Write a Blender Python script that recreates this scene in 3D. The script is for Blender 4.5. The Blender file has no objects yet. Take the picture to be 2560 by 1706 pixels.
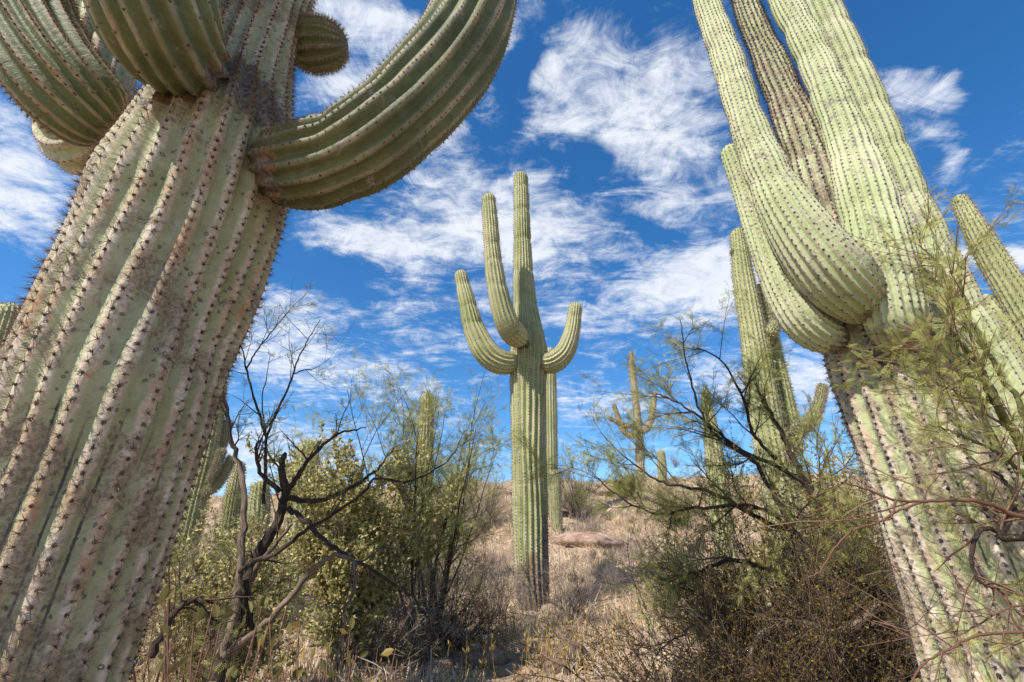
import bpy, math, random
import numpy as np
R = math.radians
rng = np.random.default_rng(7)
sc = bpy.context.scene

# ------------------------------------------------------------------ camera
F = 1209.0; PITCH = R(24.1); CH = 1.05           # focal length in photo pixels, upward pitch, camera height
cam_d = bpy.data.cameras.new('camera'); cam = bpy.data.objects.new('camera', cam_d)
sc.collection.objects.link(cam); sc.camera = cam
cam.location = (0, 0, CH); cam.rotation_euler = (R(90)+PITCH, 0, 0)
cam_d.sensor_width = 36; cam_d.lens = 36*F/2560; cam_d.clip_start = .05; cam_d.clip_end = 2000

# ------------------------------------------------------------------ light
SUN_AZ = (-0.70, -0.715); SUN_EL = R(49)
sun_d = bpy.data.lights.new('sun', 'SUN'); sun = bpy.data.objects.new('sun', sun_d); sc.collection.objects.link(sun)
sun_d.energy = 5.0; sun_d.angle = R(.5); sun_d.color = (1.0, .95, .87)
from mathutils import Vector, Matrix
sdir = Vector((SUN_AZ[0]*math.cos(SUN_EL), SUN_AZ[1]*math.cos(SUN_EL), math.sin(SUN_EL)))
sun.rotation_euler = sdir.to_track_quat('Z', 'Y').to_euler()

sc.view_settings.view_transform = 'Standard'; sc.view_settings.look = 'None'
sc.view_settings.exposure = 0.55; sc.view_settings.gamma = 1; sc.view_settings.use_curve_mapping = False

class NT:
    def __init__(s, tree): s.t = tree; tree.nodes.clear()
    def n(s, typ, ins=None, **props):
        nd = s.t.nodes.new('ShaderNode'+typ)
        for k, v in props.items(): setattr(nd, k, v)
        for k, v in (ins or {}).items():
            sk = nd.inputs[k]
            if isinstance(v, bpy.types.NodeSocket): s.t.links.new(v, sk)
            elif isinstance(v, bpy.types.Node): s.t.links.new(v.outputs[0], sk)
            else:
                if sk.type == 'RGBA' and len(v) == 3: v = (*v, 1)
                sk.default_value = v
        return nd
    def m(s, op, a, b=None, c=None, clamp=False):
        ins = {0: a}
        if b is not None: ins[1] = b
        if c is not None: ins[2] = c
        return s.n('Math', ins, operation=op, use_clamp=clamp).outputs[0]
    def vm(s, op, a, b=None, sc_=None):
        ins = {0: a}
        if b is not None: ins[1] = b
        nd = s.n('VectorMath', ins, operation=op)
        if sc_ is not None: nd.inputs['Scale'].default_value = sc_
        return nd.outputs['Value'] if op in ('LENGTH', 'DOT_PRODUCT', 'DISTANCE') else nd.outputs[0]
    def mix(s, f, a, b):
        nd = s.n('Mix', data_type='RGBA')
        for i, v in ((0, f), (6, a), (7, b)):
            if isinstance(v, (bpy.types.NodeSocket,)): s.t.links.new(v, nd.inputs[i])
            else: nd.inputs[i].default_value = (*v, 1) if isinstance(v, tuple) and len(v) == 3 else v
        return nd.outputs[2]
    def ramp(s, x, lo, hi, a=0., b=1.):
        return s.n('MapRange', {0: x, 1: lo, 2: hi, 3: a, 4: b}, interpolation_type='SMOOTHSTEP').outputs[0]
    def noise(s, vec, scale, detail=4, rough=.55, dist=0., col=False):
        nd = s.n('TexNoise', {'Vector': vec, 'Scale': scale, 'Detail': detail, 'Roughness': rough, 'Distortion': dist})
        return nd.outputs[1 if col else 0]

def ray(px, py):
    u = (px-1280)/F; v = (853-py)/F; c, s = math.cos(PITCH), math.sin(PITCH)
    return np.array([u, c-v*s, s+v*c])
def P(px, py, Y):                                  # world point on a sight line, Y metres ahead of the viewpoint
    d = ray(px, py); return d*(Y/d[1]) + np.array([0, 0, CH])
def depth(p):
    return p[1]*math.cos(PITCH) + (p[2]-CH)*math.sin(PITCH)

# ------------------------------------------------------------------ world: blue sky with broken high cloud
w = bpy.data.worlds.new('World'); sc.world = w; w.use_nodes = True
t = NT(w.node_tree)
sky = t.n('TexSky', sky_type='NISHITA', sun_disc=False, sun_elevation=SUN_EL,
          sun_rotation=math.atan2(SUN_AZ[0], SUN_AZ[1]), altitude=900, air_density=1.0, dust_density=.3, ozone_density=3.0)
blue = t.n('HueSaturation', {'Saturation': 1.30, 'Value': 1.32, 'Color': sky.outputs[0]}).outputs[0]
tc = t.n('TexCoord').outputs['Generated']
xyz = t.n('SeparateXYZ', {0: tc})
zz = t.m('MAXIMUM', t.m('ADD', xyz.outputs[2], .12), .05)
q = t.n('CombineXYZ', {0: t.m('DIVIDE', xyz.outputs[0], zz), 1: t.m('DIVIDE', xyz.outputs[1], zz), 2: 0.}).outputs[0]
def qof(px, py):
    d = ray(px, py); d = d/np.linalg.norm(d); z = d[2]+.12
    return np.array([d[0]/z, d[1]/z])
# cloud banks: centre, edge along, edge across, weight
banks = [((1560, 270), (1760, 330), (1540, 60), .34), ((1700, 470), (1850, 540), (1680, 330), .22),
         ((1230, 560), (1470, 640), (1230, 420), .36), ((960, 620), (1100, 650), (950, 560), .36),
         ((900, 210), (1080, 200), (890, 110), .32), ((1010, 40), (1120, 60), (1000, -60), .30), ((1240, 90), (1330, 110), (1230, 0), .24),
         ((60, 500), (240, 560), (60, 340), .36), ((2270, 240), (2420, 330), (2250, 120), .26), ((2390, 400), (2450, 430), (2380, 350), .18),
         ((1770, 720), (1930, 800), (1740, 540), .34), ((1960, 960), (2120, 1000), (1940, 820), .28),
         ((760, 900), (1050, 1010), (740, 760), .24), ((620, 1150), (820, 1200), (600, 1000), .28),
         ((1500, 800), (1620, 830), (1480, 700), .17), ((1500, 1000), (1640, 1030), (1480, 940), .16), ((2520, 620), (2620, 660), (2510, 540), .28),
         ((1290, 730), (1500, 780), (1270, 640), .12), ((1100, 800), (1300, 850), (1080, 720), .10), ((400, 60), (600, 90), (380, -60), .2), ((860, 20), (1000, 30), (850, -60), .2), ((1100, 330), (1180, 350), (1090, 250), .22),
         ((1330, 200), (1390, 220), (1320, 50), -.35), ((2450, 120), (2750, 200), (2420, -80), -.40), ((2150, 560), (2330, 600), (2130, 480), -.2),
         ((760, 680), (950, 720), (750, 590), -.22), ((1420, 420), (1490, 440), (1410, 350), -.12), ((1650, 60), (1780, 80), (1640, 0), -.05), ((1650, 620), (1720, 640), (1630, 560), -.10)]
acc = None
wq = t.vm('ADD', q, t.vm('SCALE', t.vm('SUBTRACT', t.noise(q, 2.2, 4, .6, col=True), (.5, .5, .5)), sc_=.45))
for c0, c1, c2, wt in banks:
    a, b, c = qof(*c0), qof(*c1), qof(*c2)
    e1 = b-a; e2 = c-a
    ang = math.atan2(e1[1], e1[0])
    nrm = np.array([-math.sin(ang), math.cos(ang)])
    mp = t.n('Mapping', {'Vector': wq, 'Location': (*a, 0), 'Rotation': (0, 0, ang), 'Scale': (float(np.linalg.norm(e1)), float(max(abs(e2@nrm), .04)), 1)}, vector_type='TEXTURE')
    g = t.m('MULTIPLY', t.n('MapRange', {0: t.vm('LENGTH', mp.outputs[0]), 1: 0., 2: 1.7, 3: 1., 4: 0.}, interpolation_type='SMOOTHERSTEP').outputs[0], wt*.74)
    acc = g if acc is None else t.m('ADD', acc, g)
ql = t.n('Mapping', {'Vector': q, 'Rotation': (0, 0, R(-38)), 'Scale': (1.0, 2.3, 1)}, vector_type='POINT').outputs[0]
n1 = t.noise(q, 2.3, 10, .66, .7)
n2 = t.noise(ql, 4.2, 8, .66, 1.2)
n3 = t.noise(q, 9., 9, .74, .9)
nn = t.m('ADD', t.m('ADD', t.m('MULTIPLY', n1, .38), t.m('MULTIPLY', n2, .34)), t.m('MULTIPLY', n3, .28))
nn = t.m('MULTIPLY_ADD', nn, 1.55, -.275)
dens = t.ramp(t.m('ADD', nn, acc), .49, .80)
ccol = t.n('CombineColor', {0: 6.3, 1: 6.6, 2: 7.1}).outputs[0]
col = t.mix(t.m('MULTIPLY', t.m('POWER', dens, 1.0), t.ramp(n3, .25, .62, .66, .97)), blue, ccol)
bg = t.n('Background', {'Color': col, 'Strength': .1})
t.n('OutputWorld', {'Surface': bg.outputs[0]})

# ------------------------------------------------------------------ mesh helpers
class MB:
    def __init__(s): s.v = []; s.f3 = []; s.f4 = []; s.a = {}; s.n = 0; s.cnt = []
    def add(s, v, f3=None, f4=None, **attrs):
        v = np.asarray(v, float).reshape(-1, 3)
        if f3 is not None and len(f3): s.f3.append(np.asarray(f3)+s.n)
        if f4 is not None and len(f4): s.f4.append(np.asarray(f4)+s.n)
        for k, x in attrs.items():
            s.a.setdefault(k, []).append(np.broadcast_to(np.asarray(x, float), (len(v),)+np.shape(x)[1:]) if np.ndim(x) else np.full(len(v), float(x)))
        s.v.append(v); s.n += len(v)
    def mesh(s, name, mat, smooth=True):
        me = bpy.data.meshes.new(name)
        if not s.v: return me
        v = np.concatenate(s.v); me.vertices.add(len(v)); me.vertices.foreach_set('co', v.astype(np.float32).ravel())
        f3 = np.concatenate(s.f3) if s.f3 else np.zeros((0, 3), int); f4 = np.concatenate(s.f4) if s.f4 else np.zeros((0, 4), int)
        nl = f3.size+f4.size; me.loops.add(nl)
        me.loops.foreach_set('vertex_index', np.concatenate([f3.ravel(), f4.ravel()]).astype(np.int32))
        npoly = len(f3)+len(f4); me.polygons.add(npoly)
        st = np.concatenate([np.arange(len(f3))*3, len(f3)*3+np.arange(len(f4))*4]).astype(np.int32)
        me.polygons.foreach_set('loop_start', st)
        me.polygons.foreach_set('use_smooth', np.full(npoly, smooth))
        for k, lst in s.a.items():
            arr = np.concatenate(lst)
            at = me.attributes.new(k, 'FLOAT_VECTOR' if arr.ndim == 2 else 'FLOAT', 'POINT')
            at.data.foreach_set('vector' if arr.ndim == 2 else 'value', arr.astype(np.float32).ravel())
        me.materials.append(mat); me.update(calc_edges=True); me.validate()
        return me
    def build(s, name, mat, parent=None, smooth=True):
        return link(name, s.mesh(name, mat, smooth), parent)
def link(name, data, parent=None, loc=None):
    o = bpy.data.objects.new(name, data); sc.collection.objects.link(o)
    if parent is not None:
        o.parent = parent
        o.matrix_parent_inverse = parent_inv(parent)
    if loc is not None: o.location = loc
    return o
def parent_inv(p):
    return Matrix.Translation(-p.location)
def thing(name, label, cat, loc=(0, 0, 0), group=None):
    o = bpy.data.objects.new(name, None); sc.collection.objects.link(o); o.location = loc; o.empty_display_size = .2
    return tag(o, label, cat, group)
def tag(o, label, cat, group=None, kind=None):
    o['label'] = label; o['category'] = cat
    if group: o['group'] = group
    if kind: o['kind'] = kind
    return o
def stuff(o): o['kind'] = 'stuff'; return o

def gz(x, y):
    x = np.asarray(x, float); y = np.asarray(y, float)
    ys = [-400, -60, 0, 4, 7.7, 10, 13.3, 17, 20, 22.5, 25, 31, 45, 90, 400]
    zs = [-30, -3.2, -1.0, -.86, -.69, -.30, .58, 1.62, 2.50, 3.10, 3.20, 2.1, -1.5, -8, -30]
    z = (np.interp(y-.8, ys, zs)+2*np.interp(y, ys, zs)+np.interp(y+.8, ys, zs))/4
    k = np.clip((y-6)/14, 0, 1); k = k*k*(3-2*k)
    z = z + k*np.clip(x, -40, 40)*np.where(x < 0, .055, .018)
    z = z + .05*np.sin(x*1.3+.6*np.sin(y*.9))*np.cos(y*1.1+x*.4) + .03*np.sin(x*3.1+y*2.3)*np.sin(y*3.7-x) \
          + .16*np.clip((y-9)/6, 0, 1)*np.sin(x*.62+1.1)*np.sin(y*.55+.7) + .10*np.clip((y-9)/4, 0, 1)*np.sin(x*1.7+y*.5)
    return z+CH
def ground_at(px, py, y0=2.5, y1=30):
    d = ray(px, py)
    for y in np.arange(y0, y1, .05):
        p = d*(y/d[1])+np.array([0, 0, CH])
        if p[2] <= gz(p[0], p[1]): return p
    return None

def where(x, y):
    z = float(gz(x, y)); dp = y*math.cos(PITCH)+(z-CH)*math.sin(PITCH); px = 1280+F*x/dp
    a = 'left of the central saguaro' if px < 1290 else 'just right of the central saguaro' if px < 1500 else 'left of the creosote tangle' if px < 1750 else 'behind the right-hand thicket'
    b = 'on the near flat' if y < 7 else 'low on the slope' if y < 11 else 'halfway up the slope' if y < 16 else 'near the ridge'
    return b, a
# ------------------------------------------------------------------ materials
def mat(name):
    m = bpy.data.materials.new(name); m.use_nodes = True; return m, NT(m.node_tree)
def finish(t, col, rough=.7, bump=None, bstr=.3, bdist=.01, spec=.3, sheen=0.):
    ins = {'Base Color': col, 'Roughness': rough, 'Specular IOR Level': spec}
    if bump is not None:
        ins['Normal'] = t.n('Bump', {'Strength': bstr, 'Distance': bdist, 'Height': bump}).outputs[0]
    p = t.n('BsdfPrincipled', ins); t.n('OutputMaterial', {'Surface': p.outputs[0]})

def skin(name, gA, gB, cork=.5, orange=.5, spots=.5, areole=.02, scale=1., crestw=.45, dots=.6, blotch=.0, low_crack=False):
    """ribbed saguaro skin; attribute rib = (rib phase, metres along, profile), bark = scar mask"""
    m, t = mat(name)
    rib = t.n('Attribute', attribute_name='rib').outputs['Vector']
    s3 = t.n('SeparateXYZ', {0: rib}); ph, s = s3.outputs[0], s3.outputs[1]
    bark = t.n('Attribute', attribute_name='bark').outputs['Fac']
    low = t.n('Attribute', attribute_name='low').outputs['Fac']
    c = t.m('MULTIPLY', t.m('PINGPONG', ph, .5), 2.)            # 0 on the crest, 1 in the furrow
    pos = t.n('NewGeometry').outputs['Position']
    nL = t.noise(pos, 2.6*scale, 4, .6); nM = t.noise(pos, 13*scale, 6, .65); nF = t.noise(pos, 60*scale, 4, .65)
    base = t.mix(t.ramp(t.m('ADD', t.m('MULTIPLY', nL, .6), t.m('MULTIPLY', nM, .4)), .38, .62), gA, gB)
    base = t.mix(t.m('MULTIPLY', t.ramp(nF, .35, .75), .28), base, tuple(x*.62 for x in gA))
    # pale waxy / corky crest with rust-brown staining
    jag = t.m('ADD', c, t.m('MULTIPLY', t.m('SUBTRACT', nM, .5), 1.3))
    crest = t.ramp(jag, crestw+.16, crestw-.16)
    amt = t.m('MULTIPLY', crest, t.m('MULTIPLY', t.ramp(t.m('ADD', nL, t.m('MULTIPLY', low, .35)), .52-.35*cork, .72-.25*cork), min(1., .35+cork)))
    pale = t.mix(t.ramp(nF, .3, .7), (.40, .325, .24), (.68, .59, .46))
    rust = t.mix(t.ramp(nM, .35, .65), (.34, .165, .07), (.52, .31, .15))
    corkc = t.mix(t.m('MULTIPLY', t.ramp(t.noise(pos, 7*scale, 5, .7), .5-.12*orange, .68), .9*orange), pale, rust)
    col = t.mix(amt, base, corkc)
    # grey scurf blotches off the crest
    if blotch:
        bl = t.m('MULTIPLY', t.ramp(t.noise(pos, 9*scale, 8, .75, .6), .60-.12*blotch, .66), .8)
        gcol = t.mix(t.ramp(t.noise(pos, 120*scale, 3, .7), .4, .62), (.13, .105, .09), (.34, .28, .235))
        col = t.mix(bl, col, gcol)
    # lenticel rings and pits
    vor = t.n('TexVoronoi', {'Vector': t.vm('ADD', pos, t.vm('SCALE', t.noise(pos, 40, 2, .5, col=True), sc_=.02)), 'Scale': 36.*scale, 'Randomness': 1.}, feature='F1')
    rnd = t.n('SeparateColor', {0: vor.outputs['Color']})
    big = t.m('MULTIPLY', rnd.outputs[1], .11)
    ringd = t.m('ABSOLUTE', t.m('SUBTRACT', vor.outputs['Distance'], t.m('ADD', .09, big)))
    sp = t.m('MULTIPLY', t.ramp(ringd, .10, .04), t.m('LESS_THAN', rnd.outputs[0], spots))
    col = t.mix(t.m('MULTIPLY', sp, .75), col, (.085, .075, .085))
    # areole line of dark dots along every crest
    dd = t.m('PINGPONG', s, areole/2)
    dx = t.m('MULTIPLY', t.m('PINGPONG', ph, .5), 1.0)
    dot = t.m('MULTIPLY', t.ramp(dd, areole*.24, areole*.10), t.ramp(dx, .13, .06))
    halo = t.ramp(dx, .20, .06)
    col = t.mix(t.m('MULTIPLY', halo, .35*max(dots, .5)), col, (.40, .33, .26))
    col = t.mix(t.m('MULTIPLY', dot, dots), col, (.05, .036, .03))
    if low_crack:
        cv = t.n('CombineXYZ', {0: t.m('FLOOR', ph), 1: t.m('MULTIPLY', s, 1.3), 2: 0.}).outputs[0]
        ck = t.m('MULTIPLY', t.ramp(t.m('ADD', c, t.m('MULTIPLY', t.m('SUBTRACT', nF, .5), .25)), .86, .95), t.ramp(t.m('ADD', t.noise(cv, 1., 2, .5), t.m('MULTIPLY', low, .22)), .62, .68))
        col = t.mix(t.m('MULTIPLY', ck, .9), col, (.05, .042, .045))
        pv = t.m('MULTIPLY', t.ramp(t.m('ADD', t.noise(pos, 5.5, 7, .72, .5), t.m('MULTIPLY', low, .06)), .52, .60), .75)
        col = t.mix(pv, col, t.mix(t.ramp(t.noise(pos, 90, 4, .7), .38, .62), (.12, .09, .06), (.36, .27, .175)))
    # scar bark around arm joints
    bk = t.ramp(t.m('ADD', bark, t.m('MULTIPLY', t.m('SUBTRACT', t.m('ADD', t.m('MULTIPLY', nM, .6), t.m('MULTIPLY', nF, .4)), .5), 2.0)), .42, .72)
    nb = t.noise(pos, 45*scale, 7, .75, .4)
    bcol = t.mix(t.ramp(nb, .36, .66), (.06, .046, .034), (.30, .24, .19))
    bcol = t.mix(t.m('MULTIPLY', t.ramp(nM, .50, .60), .85 if orange > .7 else .5), bcol, (.26, .14, .05))
    col = t.mix(bk, col, bcol)
    # wrinkles run across the ribs
    wv = t.n('CombineXYZ', {0: t.m('MULTIPLY', ph, .55), 1: t.m('MULTIPLY', s, 42*scale), 2: 0.}).outputs[0]
    wr = t.noise(wv, 1., 3, .6, .6)
    hgt = t.m('ADD', t.m('MULTIPLY', wr, .55), t.m('ADD', t.m('MULTIPLY', nF, .35), t.m('MULTIPLY', t.m('MULTIPLY', nb, t.m('ADD', .12, bk)), 2.2)))
    hgt = t.m('ADD', hgt, t.m('MULTIPLY', sp, .5))
    finish(t, col, t.m('ADD', .62, t.m('MULTIPLY', amt, .3)), hgt, .6, .011/scale, .25)
    return m

def leafmat(name, stops, trans=.3, rough=.6):
    m, t = mat(name)
    r = t.n('Attribute', attribute_name='rnd').outputs['Fac']
    cr = t.n('ValToRGB', {0: r}); e = cr.color_ramp.elements
    while len(e) < len(stops): e.new(.5)
    for i, (p, c) in enumerate(stops): e[i].position = p; e[i].color = (*c, 1)
    d = t.n('BsdfPrincipled', {'Base Color': cr.outputs[0], 'Roughness': rough, 'Specular IOR Level': .25})
    tr = t.n('BsdfTranslucent', {'Color': cr.outputs[0]})
    mx = t.n('MixShader', {0: trans, 1: d.outputs[0], 2: tr.outputs[0]})
    t.n('OutputMaterial', {'Surface': mx.outputs[0]})
    return m
def barkmat(name, a, b, scale=20, bs=.8, cracks=True):
    m, t = mat(name)
    pos = t.n('NewGeometry').outputs['Position']
    rib = t.n('Attribute', attribute_name='tube').outputs['Vector']
    sx = t.n('SeparateXYZ', {0: rib})
    v = t.n('CombineXYZ', {0: t.m('MULTIPLY', sx.outputs[0], 9.), 1: t.m('MULTIPLY', sx.outputs[1], 14.), 2: sx.outputs[2]}).outputs[0]
    n = t.noise(v, 1.0, 7, .7, 1.0) if cracks else t.noise(pos, scale, 5, .6)
    n2 = t.noise(pos, 3., 3, .6)
    col = t.mix(t.ramp(t.m('ADD', t.m('MULTIPLY', n, .75), t.m('MULTIPLY', n2, .25)), .38, .62), a, b)
    finish(t, col, .85, n, bs, .012, .2)
    return m
def plain(name, a, b=None, scale=8, rough=.8, attr=True):
    m, t = mat(name); b = b or a
    if attr: x = t.n('Attribute', attribute_name='rnd').outputs['Fac']
    else: x = t.ramp(t.noise(t.n('NewGeometry').outputs['Position'], scale, 5, .6), .35, .65)
    finish(t, t.mix(x, a, b), rough, spec=.2)
    return m

M_left = skin('skin_left', (.28, .285, .14), (.42, .41, .25), cork=.70, orange=.95, spots=.7, areole=.03, crestw=.44, dots=.0, blotch=.40, low_crack=True)
M_leftarm_shade = skin('skin_left_arm_shade', (.085, .095, .038), (.145, .165, .07), cork=.30, orange=1., spots=.10, areole=.026, crestw=.26, dots=.0, blotch=.15)  # base greens lowered so the shade of the arm undersides is in the colour
M_right = skin('skin_right', (.32, .35, .165), (.43, .45, .245), cork=.75, orange=.6, spots=.7, areole=.026, crestw=.50, dots=.0, blotch=.85, low_crack=True)
M_rightarm = skin('skin_right_arm', (.34, .38, .18), (.44, .47, .26), cork=.38, orange=.15, spots=.18, areole=.024, crestw=.34, dots=.0, blotch=.6)
M_mid = skin('skin_mid', (.25, .27, .10), (.40, .40, .18), cork=.38, orange=.5, spots=.05, areole=.05, scale=.55, crestw=.32, dots=.85, blotch=.2)
M_far = skin('skin_far', (.28, .30, .12), (.38, .39, .18), cork=.30, orange=.4, spots=.0, areole=.07, scale=.35, crestw=.34, dots=.6)
M_tan = skin('skin_tan', (.30, .25, .13), (.40, .33, .19), cork=.6, orange=.6, spots=.0, areole=.09, scale=.3, crestw=.45, dots=.5)
M_spW = plain('spine_pale', (.42, .34, .25), (.16, .11, .08))
M_spO = plain('spine_orange', (.40, .22, .10), (.22, .11, .05))
M_spG = plain('spine_grey', (.22, .19, .17), (.06, .05, .05))
M_spT = plain('spine_tan', (.50, .34, .19), (.30, .17, .09))
M_spF = plain('spine_fuzz', (.55, .48, .36), (.40, .34, .25))
M_areole = plain('areole_wool', (.045, .035, .03), (.16, .13, .11))
M_bark = barkmat('bark_dark', (.018, .013, .010), (.105, .075, .055))
M_barkpale = barkmat('bark_pale', (.06, .042, .032), (.30, .22, .16))
M_twig = plain('twig_dark', (.045, .032, .025), (.15, .105, .075))
M_twigred = plain('twig_red', (.13, .065, .04), (.26, .15, .10))
M_twiggrey = plain('twig_grey', (.13, .10, .08), (.44, .36, .29))
M_twiggreen = plain('twig_green', (.10, .10, .035), (.19, .18, .08))
M_lfmesq = leafmat('leaf_mesquite', [(0, (.15, .18, .035)), (.5, (.31, .32, .08)), (1, (.50, .46, .16))], .35)
M_lfjoj = leafmat('leaf_jojoba', [(0, (.14, .15, .04)), (.4, (.36, .33, .12)), (.75, (.58, .50, .24)), (1, (.60, .45, .17))], .25)
M_lfjojd = leafmat('leaf_jojoba_near', [(0, (.10, .10, .035)), (.6, (.19, .155, .05)), (1, (.34, .20, .04))], .3)
M_lfcreo = leafmat('leaf_creosote', [(0, (.10, .10, .02)), (.5, (.19, .15, .03)), (1, (.33, .17, .03))], .35)
M_lfyel = leafmat('leaf_yellow', [(0, (.15, .16, .04)), (.5, (.24, .23, .07)), (1, (.34, .28, .10))], .35)
M_grass = leafmat('grass_dry', [(0, (.34, .23, .14)), (.5, (.56, .43, .27)), (1, (.72, .60, .42))], .2, .8)
M_weed = leafmat('weed_ochre', [(0, (.22, .13, .04)), (.5, (.36, .24, .07)), (1, (.48, .33, .10))], .25)

# ------------------------------------------------------------------ ribbed stems
def catmull(pts, n):
    pts = np.asarray(pts, float); p = np.vstack([2*pts[0]-pts[1], pts, 2*pts[-1]-pts[-2]])
    out = []
    for i in range(1, len(p)-2):
        tt = np.linspace(0, 1, n, endpoint=False)[:, None]
        a, b, c, d = p[i-1], p[i], p[i+1], p[i+2]
        out.append(.5*((2*b)+(-a+c)*tt+(2*a-5*b+4*c-d)*tt**2+(-a+3*b-3*c+d)*tt**3))
    out.append(p[-2][None]); return np.vstack(out)
def frames(c):
    T = np.gradient(c, axis=0); T /= np.linalg.norm(T, axis=1)[:, None]+1e-12
    N = np.zeros_like(c); ref = np.array([0., 1., 0.]) if abs(T[0][1]) < .8 else np.array([0., 0., -1.])
    n = ref-T[0]*(ref@T[0]); n /= np.linalg.norm(n); N[0] = n
    for i in range(1, len(c)):
        n = n-T[i]*(n@T[i]); n /= np.linalg.norm(n)+1e-12; N[i] = n
    return T, N, np.cross(T, N)

class Stem:
    """sweep of a ribbed section along a path; spec rows (x, y, z, radius)"""
    def __init__(s, rows, ribs, depth=.11, dl=.02, res=8, seed=0, cap=True, sharp=1.15, wav=.12, lump=.02, rings=None, barks=(), lowz=None, twist=0., foot=False, startcap=False):
        rg = np.random.default_rng(seed); s.rg = rg; rows = np.asarray(rows, float)
        fine = catmull(rows, 24); ln = np.concatenate([[0], np.cumsum(np.linalg.norm(np.diff(fine[:, :3], axis=0), axis=1))])
        n = max(6, int(ln[-1]/dl)); ss = np.linspace(0, ln[-1], n)
        c = np.stack([np.interp(ss, ln, fine[:, k]) for k in range(3)], 1); r = np.maximum(np.interp(ss, ln, fine[:, 3]), .004)
        if startcap:                                   # rounded root of an arm or bud
            a = np.linspace(.12, 1, 9)[:-1]; k = np.searchsorted(ss, r[0]*.6); f = np.ones(n)
            x = np.clip(ss/(rows[0, 3]*1.0+1e-6), 0, 1); f = np.sqrt(np.clip(1-(1-x)**2, .06, 1)); r = r*f
        if cap:
            T = c[-1]-c[-2]; T /= np.linalg.norm(T); rr = r[-1]; th = np.linspace(0, R(88), 14)[1:]
            c = np.vstack([c, c[-1]+T*(rr*1.15*np.sin(th))[:, None]]); r = np.concatenate([r, rr*np.cos(th)]); ss = np.concatenate([ss, ss[-1]+rr*1.15*np.sin(th)])
        s.c, s.r, s.s = c, r, ss; s.T, s.N, s.B = frames(c); s.ribs = ribs; s.res = res; s.sharp = sharp
        s.rib_d = depth*np.clip(r/(r.max()), 0, 1)**.5
        s.wk = [(rg.uniform(1.5, 4.5), rg.integers(1, 5), rg.uniform(0, 6.28), wav/(1+.3*k)) for k in range(6)]
        s.lk = [(rg.uniform(1, 7)*(1 if k < 4 else 2.5), rg.integers(0, 5), rg.uniform(0, 6.28), lump/(1+.35*k)) for k in range(8)]
        s.rk = rg.uniform(0, 6.28, ribs); s.rf = rg.uniform(8, 22, ribs)
        s.rings = rings or []; s.twist = twist; s.barks = barks; s.lowz = lowz; s.foot = foot
    def phase(s, th, L):
        w = sum(a*np.sin(k*L+m*th+p) for k, m, p, a in s.wk)
        return th*s.ribs/(2*np.pi)+w+s.twist*L
    def radial(s, th, L, r, d):
        ph = s.phase(th, L); c = .5+.5*np.cos(2*np.pi*ph)
        prof = 1-(1-c)**s.sharp
        k = np.mod(np.round(ph).astype(int), s.ribs)
        wob = .10*np.sin(L*s.rf[k]+s.rk[k])+.06*np.sin(L*s.rf[k]*2.3+2*s.rk[k])
        lump = sum(a*np.sin(kk*L+m*th+p) for kk, m, p, a in s.lk)
        ring = np.zeros_like(L*1.)
        for L0, wd, amp in s.rings: ring = ring-amp*np.exp(-((L-L0+.02*np.sin(th*3+L0*9))/wd)**2)
        return r*(1-d*(1+wob*c)+d*prof*(1+wob)+lump+ring), ph, prof
    def bark(s, v):
        b = np.zeros(len(v))
        for p, rad in s.barks:
            b = np.maximum(b, np.clip(1.25-np.linalg.norm((v-np.asarray(p))/np.asarray(rad), axis=1)*.75, 0, 1))
        return b
    def mesh(s, mb):
        n, m = len(s.c), s.ribs*s.res
        th = np.arange(m+1)/m*2*np.pi
        TH, L = np.meshgrid(th, s.s); rr, ph, prof = s.radial(TH, L, s.r[:, None], s.rib_d[:, None])
        rr[:, -1] = rr[:, 0]
        v = s.c[:, None]+rr[..., None]*(np.cos(TH)[..., None]*s.N[:, None]+np.sin(TH)[..., None]*s.B[:, None])
        v = v.reshape(-1, 3); i = np.arange(n-1)[:, None]*(m+1)+np.arange(m)[None]; i = i.ravel()
        f = np.stack([i, i+1, i+m+2, i+m+1], 1)
        low = np.zeros(len(v)) if s.lowz is None else np.clip((s.lowz[1]-v[:, 2])/(s.lowz[1]-s.lowz[0]), 0, 1)
        mb.add(v, f4=f, rib=np.stack([ph.ravel(), L.ravel(), prof.ravel()], 1), bark=s.bark(v), low=low)
        if s.r[-1] > .002: pass
    def areoles(s, sp, keep=1., Lmin=0):
        tot = s.s[-1]; out = []
        for k in range(s.ribs):
            L = np.arange(Lmin+s.rg.uniform(0, sp), tot, sp)+s.rg.normal(0, sp*.08, 0 if False else len(np.arange(Lmin+0, 1))) if False else None
            n = int((tot-Lmin)/sp); L = Lmin+(np.arange(n)+s.rg.uniform(0, 1))*sp+s.rg.normal(0, sp*.07, n); L = np.clip(L, 0, tot)
            th = np.full(n, k*2*np.pi/s.ribs)
            for _ in range(3): th = th-(s.phase(th, L)-k)*2*np.pi/s.ribs
            out.append(np.stack([th, L], 1))
        o = np.concatenate(out); o = o[s.rg.random(len(o)) < keep]
        th, L = o[:, 0], o[:, 1]
        g = lambda A: np.stack([np.interp(L, s.s, A[:, j]) for j in range(3)], 1)
        r = np.interp(L, s.s, s.r); d = np.interp(L, s.s, s.rib_d)
        rr, _, _ = s.radial(th, L, r, d)
        N, B, T, c = g(s.N), g(s.B), g(s.T), g(s.c)
        out = np.cos(th)[:, None]*N+np.sin(th)[:, None]*B; out /= np.linalg.norm(out, axis=1)[:, None]
        # tilt outward normals on the cap
        dr = np.interp(L, s.s, np.gradient(s.r, s.s)); nrm = out-T*np.clip(dr, -6, 3)[:, None]*.8; nrm /= np.linalg.norm(nrm, axis=1)[:, None]
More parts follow.
